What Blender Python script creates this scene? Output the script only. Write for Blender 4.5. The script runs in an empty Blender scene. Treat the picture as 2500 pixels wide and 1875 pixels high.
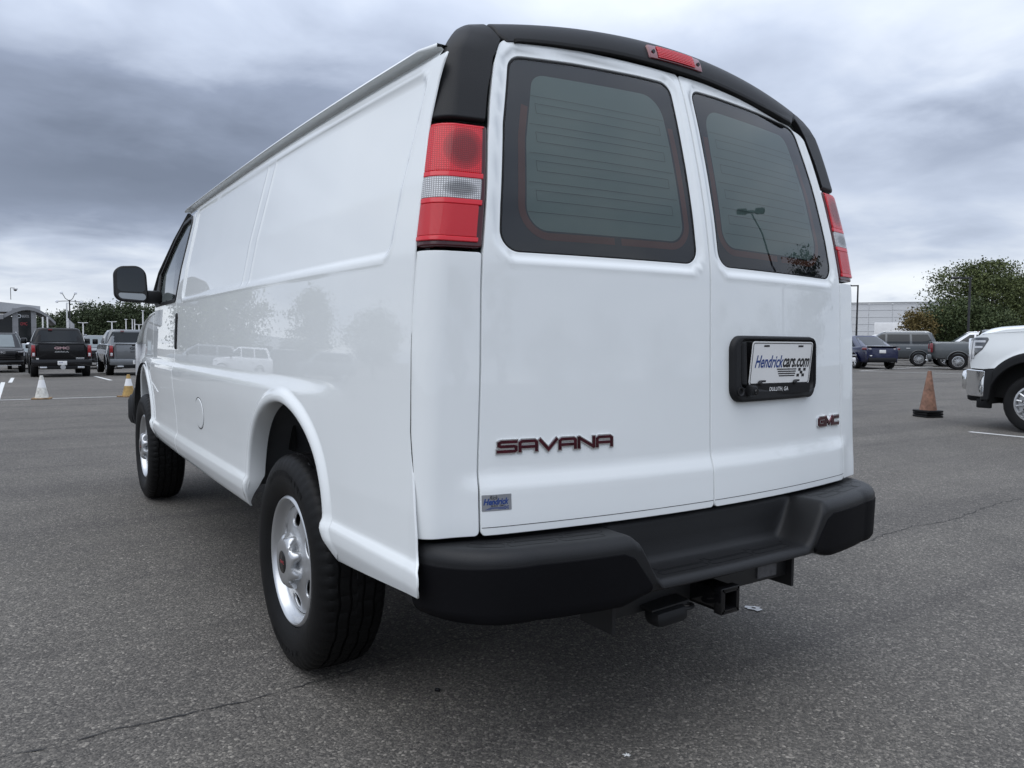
import bpy, bmesh, math, random
import numpy as np
from mathutils import Vector, Matrix, Quaternion
from mathutils.geometry import delaunay_2d_cdt
random.seed(7); rng=np.random.default_rng(7)
SC=bpy.context.scene
COL=SC.collection
rad=math.radians

# ------------------------------------------------------------------ camera
cd=bpy.data.cameras.new('camera'); cam=bpy.data.objects.new('camera',cd); COL.objects.link(cam)
cd.sensor_fit='HORIZONTAL'; cd.sensor_width=36.0; cd.lens=36.0*1845.6/2500
cd.clip_start=.05; cd.clip_end=4000
def cam_axes(pitch,yaw,roll):
    cp,sp,cy,sy=math.cos(pitch),math.sin(pitch),math.cos(yaw),math.sin(yaw)
    f=Vector((sy*cp,cy*cp,sp)); r=Vector((cy,-sy,0)); u=r.cross(f)
    cr,sr=math.cos(roll),math.sin(roll)
    return r*cr+u*sr,-r*sr+u*cr,f
_r,_u,_f=cam_axes(rad(-3.2258),rad(33.742),rad(.5417))
cam.matrix_world=Matrix(((_r.x,_u.x,-_f.x,-1.7745),(_r.y,_u.y,-_f.y,-2.6664),(_r.z,_u.z,-_f.z,1.1796),(0,0,0,1)))
SC.camera=cam
SC.view_settings.view_transform='Standard'; SC.view_settings.look='None'
SC.view_settings.exposure=0.40; SC.view_settings.gamma=1.0; SC.view_settings.use_curve_mapping=False
SC.cycles.max_bounces=8; SC.cycles.transparent_max_bounces=12
try: SC.cycles.use_denoising=True
except Exception: pass

# ------------------------------------------------------------------ world: overcast sky
W=bpy.data.worlds.new('World'); SC.world=W; W.use_nodes=True
wt=W.node_tree; wn=wt.nodes; wl=wt.links; wn.clear()
def wnode(t,**k):
    n=wn.new(t)
    for a,b in k.items(): setattr(n,a,b)
    return n
def wmath(op,a,b=None,c=None):
    n=wnode('ShaderNodeMath',operation=op)
    for i,v in enumerate((a,b,c)):
        if v is None: continue
        if isinstance(v,(int,float)): n.inputs[i].default_value=v
        else: wl.new(v,n.inputs[i])
    return n.outputs[0]
def wmix(f,a,b,blend='MIX'):
    n=wnode('ShaderNodeMix',data_type='RGBA',blend_type=blend)
    for s,v in ((n.inputs[0],f),(n.inputs[6],a),(n.inputs[7],b)):
        if isinstance(v,(int,float)): s.default_value=v
        elif isinstance(v,tuple): s.default_value=(*v,1)
        else: wl.new(v,s)
    return n.outputs[2]
tc=wnode('ShaderNodeTexCoord'); sx=wnode('ShaderNodeSeparateXYZ'); wl.new(tc.outputs['Generated'],sx.inputs[0])
dx,dy,dz=sx.outputs
el=wmath('MULTIPLY',wmath('ARCSINE',dz),57.29578)
az=wmath('MULTIPLY',wmath('ARCTAN2',dx,dy),57.29578)
den=wmath('ADD',wmath('MAXIMUM',dz,0.0),.16)
cx=wmath('DIVIDE',dx,den); cyy=wmath('DIVIDE',dy,den)
cmb=wnode('ShaderNodeCombineXYZ'); wl.new(cx,cmb.inputs[0]); wl.new(cyy,cmb.inputs[1])
def wnoise(scale,detail,rough,dist=0.0,off=(0,0,0)):
    m=wnode('ShaderNodeMapping'); m.inputs['Location'].default_value=off; wl.new(cmb.outputs[0],m.inputs[0])
    n=wnode('ShaderNodeTexNoise'); n.inputs['Scale'].default_value=scale; n.inputs['Detail'].default_value=detail
    n.inputs['Roughness'].default_value=rough; n.inputs['Distortion'].default_value=dist
    wl.new(m.outputs[0],n.inputs['Vector']); return n.outputs[0]
n1=wnoise(.85,6,.50,.4,(3.1,1.7,0)); n2=wnoise(2.4,5,.52,.3,(7.3,2.2,0)); n3=wnoise(.35,3,.5,.2,(1.4,8.2,0))
azw=wmath('ADD',az,wmath('MULTIPLY',wmath('SUBTRACT',n1,.5),26.0))
elw=wmath('ADD',el,wmath('MULTIPLY',wmath('SUBTRACT',n2,.5),9.0))
def blob(a,e,sa,se):
    u=wmath('POWER',wmath('DIVIDE',wmath('SUBTRACT',azw,a),sa),2.0)
    v=wmath('POWER',wmath('DIVIDE',wmath('SUBTRACT',elw,e),se),2.0)
    return wmath('EXPONENT',wmath('MULTIPLY',wmath('ADD',u,v),-1.0))
cloud=wmath('ADD',wmath('MULTIPLY',wmath('SUBTRACT',n1,.5),.80),wmath('MULTIPLY',wmath('SUBTRACT',n2,.5),.34))
cloud=wmath('ADD',cloud,wmath('MULTIPLY',wmath('SUBTRACT',n3,.5),.5))
lum=wmath('ADD',cloud,.66)
for a,e,sa,se,k in ((5,11.5,17,5.4,-.56),(24,15,9,5,-.16),(63,12.0,12,3.8,-.26),(61,21,10,5,.12),(30,28,30,6,.06),(8,1.0,40,4.0,.30),(62,4.0,18,3.0,.22)):
    lum=wmath('ADD',lum,wmath('MULTIPLY',blob(a,e,sa,se),k))
lum=wmath('MINIMUM',wmath('MAXIMUM',lum,.0),1.0)
cr=wnode('ShaderNodeValToRGB'); wl.new(lum,cr.inputs[0])
e=cr.color_ramp.elements; e[0].position=.0; e[0].color=(.138,.163,.218,1); e[1].position=1.0; e[1].color=(.77,.805,.845,1)
m=e.new(.35); m.color=(.218,.254,.335,1); m=e.new(.62); m.color=(.41,.462,.565,1); m=e.new(.82); m.color=(.60,.645,.715,1)
SUN_EL,SUN_AZ=rad(60),rad(245)
nis=wnode('ShaderNodeTexSky',sky_type='NISHITA'); nis.sun_disc=False; nis.sun_elevation=SUN_EL; nis.sun_rotation=SUN_AZ
nsc=wnode('ShaderNodeVectorMath',operation='SCALE'); nsc.inputs['Scale'].default_value=.07; wl.new(nis.outputs[0],nsc.inputs[0])
# overcast luminance grows smoothly towards the zenith
zen=wmath('ADD',1.0,wmath('MULTIPLY',wmath('POWER',wmath('MAXIMUM',dz,0.0),1.5),1.35))
gsc=wnode('ShaderNodeVectorMath',operation='SCALE'); wl.new(cr.outputs[0],gsc.inputs[0]); wl.new(zen,gsc.inputs['Scale'])
skyc=wmix(.93,nsc.outputs[0],gsc.outputs[0])
bg=wnode('ShaderNodeBackground'); bg.inputs[1].default_value=1.0; wl.new(skyc,bg.inputs[0])
wo=wnode('ShaderNodeOutputWorld'); wl.new(bg.outputs[0],wo.inputs[0])
# ------------------------------------------------------------------ sun behind the cloud
ld=bpy.data.lights.new('sun','SUN'); ld.energy=0.85; ld.angle=rad(70); ld.color=(1,.97,.93)
sun=bpy.data.objects.new('sun',ld); COL.objects.link(sun)
sd_=Vector((math.sin(SUN_AZ)*math.cos(SUN_EL),math.cos(SUN_AZ)*math.cos(SUN_EL),math.sin(SUN_EL)))
sun.rotation_euler=sd_.to_track_quat('Z','Y').to_euler()

# ------------------------------------------------------------------ materials
MAT={}
def base_mat(name):
    m=bpy.data.materials.new(name); m.use_nodes=True; t=m.node_tree
    b=t.nodes['Principled BSDF']; MAT[name]=m; return m,t,b
def N(t,typ,**k):
    n=t.nodes.new(typ)
    for a,v in k.items(): setattr(n,a,v)
    return n
def L(t,a,b): t.links.new(a,b)
def noise_to(t,scale,detail=4,rough=.55,coord='Object'):
    tcn=N(t,'ShaderNodeTexCoord'); n=N(t,'ShaderNodeTexNoise'); n.inputs['Scale'].default_value=scale
    n.inputs['Detail'].default_value=detail; n.inputs['Roughness'].default_value=rough; L(t,tcn.outputs[coord],n.inputs['Vector']); return n.outputs[0]
def ramp(t,src,stops):
    r=N(t,'ShaderNodeValToRGB'); L(t,src,r.inputs[0]); es=r.color_ramp.elements
    while len(es)<len(stops): es.new(.5)
    for q,(p,c) in zip(es,stops):
        q.position=p; q.color=(*(c if isinstance(c,tuple) else (c,c,c)),1)
    return r.outputs[0]
def simple(name,col,rough=.5,metal=0,coat=0,var=.06,vscale=3.0,bump=0,bscale=200,ior=1.5,spec=.5,coat_rough=.03):
    m,t,b=base_mat(name)
    n=noise_to(t,vscale,5)
    c0=tuple(max(0,v*(1-var)) for v in col); c1=tuple(min(1,v*(1+var)) for v in col)
    L(t,ramp(t,n,[(.3,c0),(.7,c1)]),b.inputs['Base Color'])
    b.inputs['Roughness'].default_value=rough; b.inputs['Metallic'].default_value=metal; b.inputs['IOR'].default_value=ior
    b.inputs['Coat Weight'].default_value=coat; b.inputs['Coat Roughness'].default_value=coat_rough
    b.inputs['Specular IOR Level'].default_value=spec
    if name=='white_paint':
        bn=N(t,'ShaderNodeBump'); bn.inputs['Strength'].default_value=.10; bn.inputs['Distance'].default_value=.004; L(t,noise_to(t,2.6,2),bn.inputs['Height']); L(t,bn.outputs[0],b.inputs['Normal']); L(t,bn.outputs[0],b.inputs['Coat Normal'])
    if bump:
        bn=N(t,'ShaderNodeBump'); bn.inputs['Strength'].default_value=bump; bn.inputs['Distance'].default_value=.002
        L(t,noise_to(t,bscale,3),bn.inputs['Height']); L(t,bn.outputs[0],b.inputs['Normal'])
    return m
white=simple('white_paint',(.775,.80,.80),.45,coat=1.0,var=.012,coat_rough=.008,spec=.0)
simple('black_plastic',(.010,.0104,.0115),.48,bump=.25,bscale=420,var=.15,spec=.27)
simple('bumper_plastic',(.012,.0124,.0135),.46,bump=.35,bscale=380,var=.15,spec=.27)
simple('face_plastic',(.005,.005,.006),.6,bump=.3,bscale=420,var=.15,spec=.08)
simple('label_dark',(.10,.10,.105),.5,var=.3,vscale=60)
simple('letter_pink',(.42,.27,.28),.4)
simple('gloss_black',(.006,.006,.007),.16,coat=.15,spec=.4)
simple('rubber',(.006,.006,.0063),.62,spec=.25,bump=.3,bscale=150,var=.25,vscale=9)
simple('tyre_side',(.006,.006,.0063),.52,spec=.18,bump=.2,bscale=120,var=.25,vscale=12)
simple('steel_paint',(.55,.56,.57),.28,metal=.75,var=.05)
simple('chrome',(.82,.83,.84),.07,metal=1,var=.02)
simple('badge_red',(.11,.016,.030),.14,coat=.6,var=.5,vscale=45,metal=.85)
simple('dark_metal',(.010,.010,.011),.55,var=.3)
simple('chassis_paint',(.012,.012,.013),.5,var=.3)
simple('wheelhouse',(.15,.155,.16),.6,var=.15,vscale=5)
simple('interior_grey',(.55,.58,.57),.7,var=.1)
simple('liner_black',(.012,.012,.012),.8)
simple('frit',(.020,.020,.026),.35,spec=.2)
simple('seal_brown',(.15,.056,.042),.55,var=.2,spec=.1)
simple('wire_brown',(.03,.03,.03),.6)
simple('plate_white',(.74,.74,.73),.30,var=.05)
simple('ink_black',(.012,.012,.014),.4)
simple('ink_blue',(.012,.045,.20),.4)
simple('ink_white',(.75,.75,.75),.4)
simple('sticker_silver',(.34,.35,.37),.32,metal=.6,var=.08,vscale=20)
simple('line_paint',(.62,.62,.60),.65,var=.22,vscale=14)
simple('mirror_glass',(.62,.66,.70),.02,metal=1.0,var=.0)
simple('mirror_mid',(.26,.28,.30),.03,metal=.95,var=.0)
simple('mirror_dark',(.05,.055,.06),.06,metal=.9,var=.0)
def glass_mat(name,tint,refl_ior=1.5,rough=0.0,opaq=0.0,ocol=(.03,.035,.035)):
    m,t,b=base_mat(name); t.nodes.remove(b)
    tr=N(t,'ShaderNodeBsdfTransparent'); tr.inputs[0].default_value=(*tint,1)
    df=N(t,'ShaderNodeBsdfDiffuse'); df.inputs[0].default_value=(*ocol,1)
    m0=N(t,'ShaderNodeMixShader'); m0.inputs[0].default_value=opaq; L(t,tr.outputs[0],m0.inputs[1]); L(t,df.outputs[0],m0.inputs[2])
    gl=N(t,'ShaderNodeBsdfGlossy'); gl.inputs['Roughness'].default_value=rough; gl.inputs[0].default_value=(1,1,1,1)
    fr=N(t,'ShaderNodeFresnel'); fr.inputs[0].default_value=refl_ior
    ms=N(t,'ShaderNodeMixShader'); L(t,fr.outputs[0],ms.inputs[0]); L(t,m0.outputs[0],ms.inputs[1]); L(t,gl.outputs[0],ms.inputs[2])
    L(t,ms.outputs[0],t.nodes['Material Output'].inputs[0]); return m
glass_mat('rear_glass',(.86,.90,.88),1.52,0.0)
glass_mat('tint_inside_light',(.42,.50,.47),1.01,0.0,opaq=.55,ocol=(.36,.46,.44))  # glass tint plus a pale diffuse share painting in the light inside the van
glass_mat('side_glass',(.16,.18,.18),1.7,0.0)
glass_mat('wind_glass',(.75,.80,.78),1.5)
simple('car_glass',(.012,.015,.017),.05,spec=.42)
simple('car_glass_light',(.15,.175,.18),.05,spec=.5)
# red lens with a moulded grid of prisms
def lens_mat(name,c0,c1,pitch=.0052,rough=.12,strength=1.0,bowl=None):
    m,t,b=base_mat(name); tcn=N(t,'ShaderNodeTexCoord'); br=N(t,'ShaderNodeTexVoronoi',feature='F1',distance='CHEBYCHEV')
    br.inputs['Scale'].default_value=1/pitch; br.inputs['Randomness'].default_value=0.0
    uv=N(t,'ShaderNodeUVMap'); L(t,uv.outputs[0],br.inputs['Vector'])
    col=ramp(t,br.outputs['Distance'],[(.05,c1),(.5,c0)])
    if bowl:  # dark inside of the bulb bowl painted into the lens colour
        vs=N(t,'ShaderNodeVectorMath',operation='SUBTRACT'); L(t,uv.outputs[0],vs.inputs[0]); vs.inputs[1].default_value=(bowl[0],bowl[1],0)
        sc=N(t,'ShaderNodeVectorMath',operation='MULTIPLY'); L(t,vs.outputs[0],sc.inputs[0]); sc.inputs[1].default_value=(1/bowl[2],1/bowl[3],0)
        ln=N(t,'ShaderNodeVectorMath',operation='LENGTH'); L(t,sc.outputs[0],ln.inputs[0])
        g=ramp(t,ln.outputs['Value'],[(.55,bowl[4]),(.95,tuple(.6+.4*q for q in bowl[4])),(1.25,(1,1,1))])
        mx=N(t,'ShaderNodeMix',data_type='RGBA',blend_type='MULTIPLY'); mx.inputs[0].default_value=1; L(t,col,mx.inputs[6]); L(t,g,mx.inputs[7]); col=mx.outputs[2]
    L(t,col,b.inputs['Base Color'])
    bn=N(t,'ShaderNodeBump'); bn.inputs['Strength'].default_value=strength; bn.inputs['Distance'].default_value=.0012; bn.invert=True
    L(t,br.outputs['Distance'],bn.inputs['Height'])
    b.inputs['Roughness'].default_value=rough+.15; b.inputs['Coat Weight'].default_value=.45; b.inputs['Coat Roughness'].default_value=.03; b.inputs['Specular IOR Level'].default_value=.25
    L(t,bn.outputs[0],b.inputs['Normal']); return m
lens_mat('lens_red',(.34,.006,.012),(.90,.026,.040),bowl=(.064,1.668,.052,.056,(.34,.30,.30)))
lens_mat('lens_dark_grid',(.12,.004,.008),(.40,.012,.020))
lens_mat('lens_clear',(.16,.16,.165),(.86,.86,.87),bowl=(.070,1.562,.045,.022,(.42,.42,.42)))
lens_mat('lens_reflex',(.44,.010,.018),(.66,.020,.03),pitch=.0026,strength=.6)
simple('lens_smooth_red',(.62,.010,.022),.12,coat=.3,var=.1)
simple('lens_dark_red',(.16,.010,.016),.12,coat=1,var=.1)
simple('lens_housing',(.055,.006,.009),.15,coat=.5,spec=.3)
# asphalt
def asphalt():
    m,t,b=base_mat('asphalt'); tcn=N(t,'ShaderNodeTexCoord'); P=tcn.outputs['Object']
    def vor(scale,feat='F1'):
        v=N(t,'ShaderNodeTexVoronoi',feature=feat); v.inputs['Scale'].default_value=scale; L(t,P,v.inputs['Vector']); return v
    def noi(scale,d=5,r=.6):
        n=N(t,'ShaderNodeTexNoise'); n.inputs['Scale'].default_value=scale; n.inputs['Detail'].default_value=d; n.inputs['Roughness'].default_value=r; L(t,P,n.inputs['Vector']); return n.outputs[0]
    v1=vor(125); v2=vor(260); v3=vor(40)
    sep=N(t,'ShaderNodeSeparateColor'); L(t,v1.outputs['Color'],sep.inputs[0])
    s2=N(t,'ShaderNodeSeparateColor'); L(t,v2.outputs['Color'],s2.inputs[0])
    s3=N(t,'ShaderNodeSeparateColor'); L(t,v3.outputs['Color'],s3.inputs[0])
    A=0.106
    c1=ramp(t,sep.outputs[0],[(0,(A*.40,A*.40,A*.41)),(.45,(A*.85,A*.83,A*.80)),(.82,(A*1.45,A*1.40,A*1.33)),(.96,(A*2.5,A*2.4,A*2.25)),(1,(A*4.0,A*3.85,A*3.6))])
    c2=ramp(t,s2.outputs[0],[(0,(A*.42,A*.41,A*.40)),(.8,(A*1.18,A*1.14,A*1.08)),(1,(A*2.6,A*2.5,A*2.35))])
    def mix(f,a,bb,bl='MIX'):
        n=N(t,'ShaderNodeMix',data_type='RGBA',blend_type=bl)
        for s,v in ((n.inputs[0],f),(n.inputs[6],a),(n.inputs[7],bb)):
            if isinstance(v,(int,float)): s.default_value=v
            elif isinstance(v,tuple): s.default_value=(*v,1)
            else: L(t,v,s)
        return n.outputs[2]
    c=mix(.45,c1,c2)
    # sparse pale stones
    st=ramp(t,s3.outputs[1],[(.993,(0,0,0)),(.996,(1,1,1))]); d3=ramp(t,v3.outputs['Distance'],[(.16,(1,1,1)),(.22,(0,0,0))])
    c=mix(mix(1.0,st,d3,'MULTIPLY'),c,(.42,.41,.39))
    # wear and stains
    big=ramp(t,noi(.30,6),[(.3,(.80,.80,.81)),(.7,(1.12,1.12,1.11))]); mid=ramp(t,noi(2.3,6),[(.35,(.92,)*3),(.68,(1.06,)*3)])
    c=mix(1.0,c,big,'MULTIPLY'); c=mix(1.0,c,mid,'MULTIPLY')
    oil=ramp(t,noi(.9,4,.7),[(.70,(1,1,1)),(.80,(.80,.80,.81))]); c=mix(1.0,c,oil,'MULTIPLY')
    mp=N(t,'ShaderNodeMapping'); mp.inputs['Scale'].default_value=(.12,1.9,1); mp.inputs['Rotation'].default_value=(0,0,.18); L(t,P,mp.inputs[0])
    tn=N(t,'ShaderNodeTexNoise'); tn.inputs['Scale'].default_value=.9; tn.inputs['Detail'].default_value=4; tn.inputs['Distortion'].default_value=.6; L(t,mp.outputs[0],tn.inputs['Vector'])
    c=mix(1.0,c,ramp(t,tn.outputs[0],[(.36,(.84,.84,.85)),(.48,(1,1,1)),(.66,(1.05,1.05,1.04))]),'MULTIPLY')
    hsv=N(t,'ShaderNodeMix',data_type='RGBA',blend_type='MULTIPLY'); hsv.inputs[0].default_value=1; L(t,c,hsv.inputs[6]); hsv.inputs[7].default_value=(1.05,1.0,.935,1); c=hsv.outputs[2]
    L(t,c,b.inputs['Base Color']); b.inputs['Roughness'].default_value=.86; b.inputs['Specular IOR Level'].default_value=.35
    h=N(t,'ShaderNodeMath',operation='ADD'); hm=N(t,'ShaderNodeMath',operation='MULTIPLY'); hm.inputs[1].default_value=-.8
    L(t,v1.outputs['Distance'],hm.inputs[0]); L(t,hm.outputs[0],h.inputs[0]); hh=N(t,'ShaderNodeMath',operation='MULTIPLY'); hh.inputs[1].default_value=.5; L(t,noi(140,3),hh.inputs[0]); L(t,hh.outputs[0],h.inputs[1])
    bn=N(t,'ShaderNodeBump'); bn.inputs['Strength'].default_value=.75; bn.inputs['Distance'].default_value=.005; L(t,h.outputs[0],bn.inputs['Height']); L(t,bn.outputs[0],b.inputs['Normal'])
asphalt()
simple('crack_fill',(.022,.022,.023),.9,var=.4,vscale=30)
def leaf_mat(name,a,b_,c):
    m,t,b=base_mat(name); oi=N(t,'ShaderNodeObjectInfo'); g=N(t,'ShaderNodeNewGeometry')
    rn=N(t,'ShaderNodeTexNoise'); rn.inputs['Scale'].default_value=.55; tcn=N(t,'ShaderNodeTexCoord'); L(t,tcn.outputs['Object'],rn.inputs['Vector'])
    ad=N(t,'ShaderNodeMath',operation='MULTIPLY_ADD'); L(t,g.outputs['Random Per Island'],ad.inputs[0]); ad.inputs[1].default_value=.55
    sc=N(t,'ShaderNodeMath',operation='MULTIPLY'); sc.inputs[1].default_value=.5; L(t,rn.outputs[0],sc.inputs[0]); L(t,sc.outputs[0],ad.inputs[2])
    L(t,ramp(t,ad.outputs[0],[(.15,a),(.5,b_),(.9,c)]),b.inputs['Base Color'])
    b.inputs['Roughness'].default_value=.7; b.inputs['Specular IOR Level'].default_value=.25
    b.inputs['Transmission Weight'].default_value=0
leaf_mat('leaf_pine',(.022,.032,.016),(.042,.058,.026),(.080,.100,.048))
leaf_mat('leaf_oak',(.030,.040,.014),(.070,.088,.030),(.13,.15,.055))
leaf_mat('leaf_bush',(.030,.044,.018),(.055,.076,.030),(.10,.12,.05))
leaf_mat('leaf_autumn',(.075,.060,.020),(.13,.098,.034),(.17,.125,.048))
simple('bark',(.09,.075,.06),.9,var=.3,vscale=20)
simple('panel_white',(.60,.61,.62),.5,var=.05,vscale=.3)
simple('panel_grey',(.22,.225,.235),.45,var=.06,vscale=.5)
simple('roof_grey',(.38,.39,.40),.5,var=.06,vscale=.4)
simple('pole_dark',(.03,.03,.032),.5,metal=.3)
simple('pole_white',(.72,.72,.72),.5)
simple('lamp_face',(.85,.86,.88),.3)
simple('sign_blue',(.012,.030,.12),.4)
simple('sign_red',(.42,.05,.06),.4)
simple('cone_white',(.55,.54,.50),.6,var=.35,vscale=16)
simple('cone_yellow',(.34,.22,.07),.65,var=.35,vscale=14)
simple('cone_base',(.20,.12,.05),.7,var=.5,vscale=18)
simple('cone_orange',(.22,.118,.080),.75,var=.45,vscale=14)
for nm,c,co in (('paint_black',(.004,.004,.005),1),('paint_grey',(.135,.145,.16),1),('paint_dkgrey',(.060,.068,.074),1),('paint_blue',(.006,.010,.050),1),('paint_white2',(.78,.78,.79),1),('paint_silver',(.15,.16,.17),1),('paint_ash',(.095,.105,.11),1)):
    simple(nm,c,.35,metal=0 if 'white' in nm or 'black' in nm else .35,spec=.2 if 'black' in nm else .5,coat=co if 'black' not in nm else .35,var=.04,coat_rough=.03)
simple('lamp_red',(.32,.008,.014),.12,coat=1); simple('lamp_clear',(.55,.56,.58),.1,coat=1); simple('amber',(.75,.18,.02),.2,coat=1)
simple('headlight_dark',(.07,.075,.08),.1,coat=1); simple('alloy',(.60,.61,.62),.25,metal=.8); simple('arch_black',(.008,.008,.008),.9)
simple('dirt_dark',(.03,.03,.03),.9); simple('paint_spill',(.50,.50,.50),.7,var=.2,vscale=40); simple('paper_white',(.8,.8,.78),.8)

# ------------------------------------------------------------------ object helpers
def link(o,parent=None):
    COL.objects.link(o)
    if parent is not None: o.parent=parent
    return o
def mesh_obj(name,verts,faces,mat,parent=None,smooth=True,normals=None,angle=None,uv=None,mats=None,fm=None):
    me=bpy.data.meshes.new(name); me.from_pydata([tuple(map(float,v)) for v in verts],[],[tuple(int(i) for i in f) for f in faces])
    for mm in (mats or [mat]): me.materials.append(MAT[mm])
    if fm is not None: me.polygons.foreach_set('material_index',np.asarray(fm,dtype=np.int32))
    if smooth: me.polygons.foreach_set('use_smooth',np.ones(len(me.polygons),dtype=bool))
    if uv is not None:
        ul=me.uv_layers.new(name='UVMap'); li=np.empty(len(me.loops),dtype=np.int32); me.loops.foreach_get('vertex_index',li)
        ul.data.foreach_set('uv',np.asarray(uv,dtype=np.float32)[li].ravel())
    me.update()
    if normals is not None: me.normals_split_custom_set_from_vertices([tuple(map(float,n)) for n in normals])
    elif angle is not None: me.set_sharp_from_angle(angle=rad(angle))
    return link(bpy.data.objects.new(name,me),parent)
def empty(name,loc=(0,0,0),rz=0,label=None,cat=None,group=None,parent=None):
    o=bpy.data.objects.new(name,None); o.location=loc; o.rotation_euler=(0,0,rz); o.empty_display_size=.2
    link(o,parent); tag(o,label,cat,group); return o
def tag(o,label=None,cat=None,group=None,kind=None):
    if label: o['label']=label
    if cat: o['category']=cat
    if group: o['group']=group
    if kind: o['kind']=kind
    return o
class MB:
    """collects simple solids into one mesh"""
    def __init__(s): s.v=[]; s.f=[]
    def add(s,v,f):
        b=len(s.v); s.v+= [tuple(p) for p in v]; s.f+=[tuple(b+i for i in q) for q in f]; return s
    def box(s,c,d,rz=0,rx=0,ry=0,bev=0):
        hx,hy,hz=d[0]/2,d[1]/2,d[2]/2; M=Matrix.Translation(c)@Matrix.Rotation(rz,4,'Z')@Matrix.Rotation(ry,4,'Y')@Matrix.Rotation(rx,4,'X')
        if bev<=0:
            p=[(x,y,z) for x in(-hx,hx) for y in(-hy,hy) for z in(-hz,hz)]
            f=[(0,1,3,2),(4,6,7,5),(0,4,5,1),(2,3,7,6),(0,2,6,4),(1,5,7,3)]
        else:
            bm=bmesh.new(); bmesh.ops.create_cube(bm,size=1)
            for q in bm.verts: q.co=Vector((q.co.x*d[0],q.co.y*d[1],q.co.z*d[2]))
            bmesh.ops.bevel(bm,geom=list(bm.edges),offset=min(bev,.49*min(d)),segments=2,affect='EDGES',profile=.5)
            bm.verts.index_update(); p=[q.co[:] for q in bm.verts]; f=[tuple(v.index for v in q.verts) for q in bm.faces]; bm.free()
        return s.add([M@Vector(q) for q in p],f)
    def tube(s,pts,r,n=10,caps=True,r2=None):
        pts=[Vector(p) for p in pts]; rs=r if isinstance(r,(list,tuple)) else [r]*len(pts)
        rings=[]; up=None
        for i,p in enumerate(pts):
            d=(pts[min(i+1,len(pts)-1)]-pts[max(i-1,0)]).normalized()
            if up is None: up=Vector((0,0,1)) if abs(d.z)<.9 else Vector((1,0,0))
            a=d.cross(up).normalized(); b=a.cross(d).normalized(); up=b
            rings.append([p+(a*math.cos(t)+b*math.sin(t))*rs[i] for t in [2*math.pi*k/n for k in range(n)]])
        v=[q for r_ in rings for q in r_]; f=[]
        for i in range(len(pts)-1):
            for k in range(n): f.append((i*n+k,i*n+(k+1)%n,(i+1)*n+(k+1)%n,(i+1)*n+k))
        if caps: f.append(tuple(range(n))[::-1]); f.append(tuple((len(pts)-1)*n+k for k in range(n)))
        return s.add(v,f)
    def lathe(s,prof,c=(0,0,0),axis='Z',n=32,cap=False):
        """prof list of (r,h)"""
        v=[]
        for r,h in prof:
            for k in range(n):
                t=2*math.pi*k/n; a,b=r*math.cos(t),r*math.sin(t)
                v.append((c[0]+a,c[1]+b,c[2]+h) if axis=='Z' else ((c[0]+h,c[1]+a,c[2]+b) if axis=='X' else (c[0]+b,c[1]+h,c[2]+a)))
        f=[(i*n+k,i*n+(k+1)%n,(i+1)*n+(k+1)%n,(i+1)*n+k) for i in range(len(prof)-1) for k in range(n)]
        if cap: f.append(tuple(range(n))[::-1]); f.append(tuple((len(prof)-1)*n+k for k in range(n)))
        return s.add(v,f)
    def build(s,name,mat,parent=None,smooth=True,angle=35): return mesh_obj(name,s.v,s.f,mat,parent,smooth,angle=angle)
def rpoly(pts,r,n=6):
    """polygon with rounded corners; r one value or one per corner"""
    out=[]; k=len(pts); rs=r if isinstance(r,(list,tuple)) else [r]*k
    for i in range(k):
        p0,p1,p2=[np.array(pts[(i+j-1)%k],float) for j in range(3)]
        a=p0-p1; b=p2-p1; la,lb=np.linalg.norm(a),np.linalg.norm(b); a/=la; b/=lb
        if rs[i]<=1e-6: out.append(p1); continue
        ang=math.acos(max(-1,min(1,a@b))); d=min(rs[i]/math.tan(ang/2),la*.48,lb*.48); q=d*math.tan(ang/2)
        c=p1+(a+b)/np.linalg.norm(a+b)*(q/math.sin(ang/2)); s0=p1+a*d-c; s1=p1+b*d-c
        t0=math.atan2(s0[1],s0[0]); t1=math.atan2(s1[1],s1[0]); dt=(t1-t0+math.pi)%(2*math.pi)-math.pi
        for j in range(n+1): t=t0+dt*j/n; out.append(c+q*np.array([math.cos(t),math.sin(t)]))
    return dedupe(out)
def dedupe(p):
    p=np.asarray(p,float); return p[np.linalg.norm(p-np.roll(p,1,0),axis=1)>1e-5]
def densify(p,step):
    p=dedupe(p); out=[]; k=len(p)
    for i in range(k):
        a,b=p[i],p[(i+1)%k]; m=max(1,int(math.ceil(np.linalg.norm(b-a)/step)))
        for j in range(m): out.append(a+(b-a)*j/m)
    return np.array(out)
def area2(p): x,y=p[:,0],p[:,1]; return .5*np.sum(x*np.roll(y,-1)-y*np.roll(x,-1))
def inset_poly(p,d):
    p=dedupe(p)
    a=np.roll(p,1,0); b=np.roll(p,-1,0); e1=p-a; e2=b-p
    e1/=np.linalg.norm(e1,axis=1)[:,None]+1e-12; e2/=np.linalg.norm(e2,axis=1)[:,None]+1e-12
    n1=np.stack([-e1[:,1],e1[:,0]],1); n2=np.stack([-e2[:,1],e2[:,0]],1); n=n1+n2; l=np.linalg.norm(n,axis=1)[:,None]
    n=n/np.maximum(l,1e-9); c=np.clip((n*n1).sum(1),.4,1)[:,None]
    return p+n*d/c
def inside(px,py,poly):
    ins=np.zeros(len(px),bool); n=len(poly)
    for i in range(n):
        a=poly[i]; b=poly[(i+1)%n]; c=(a[1]>py)!=(b[1]>py)
        if b[1]!=a[1]: ins^=c&(px<a[0]+(py-a[1])*(b[0]-a[0])/(b[1]-a[1]))
    return ins
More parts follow.
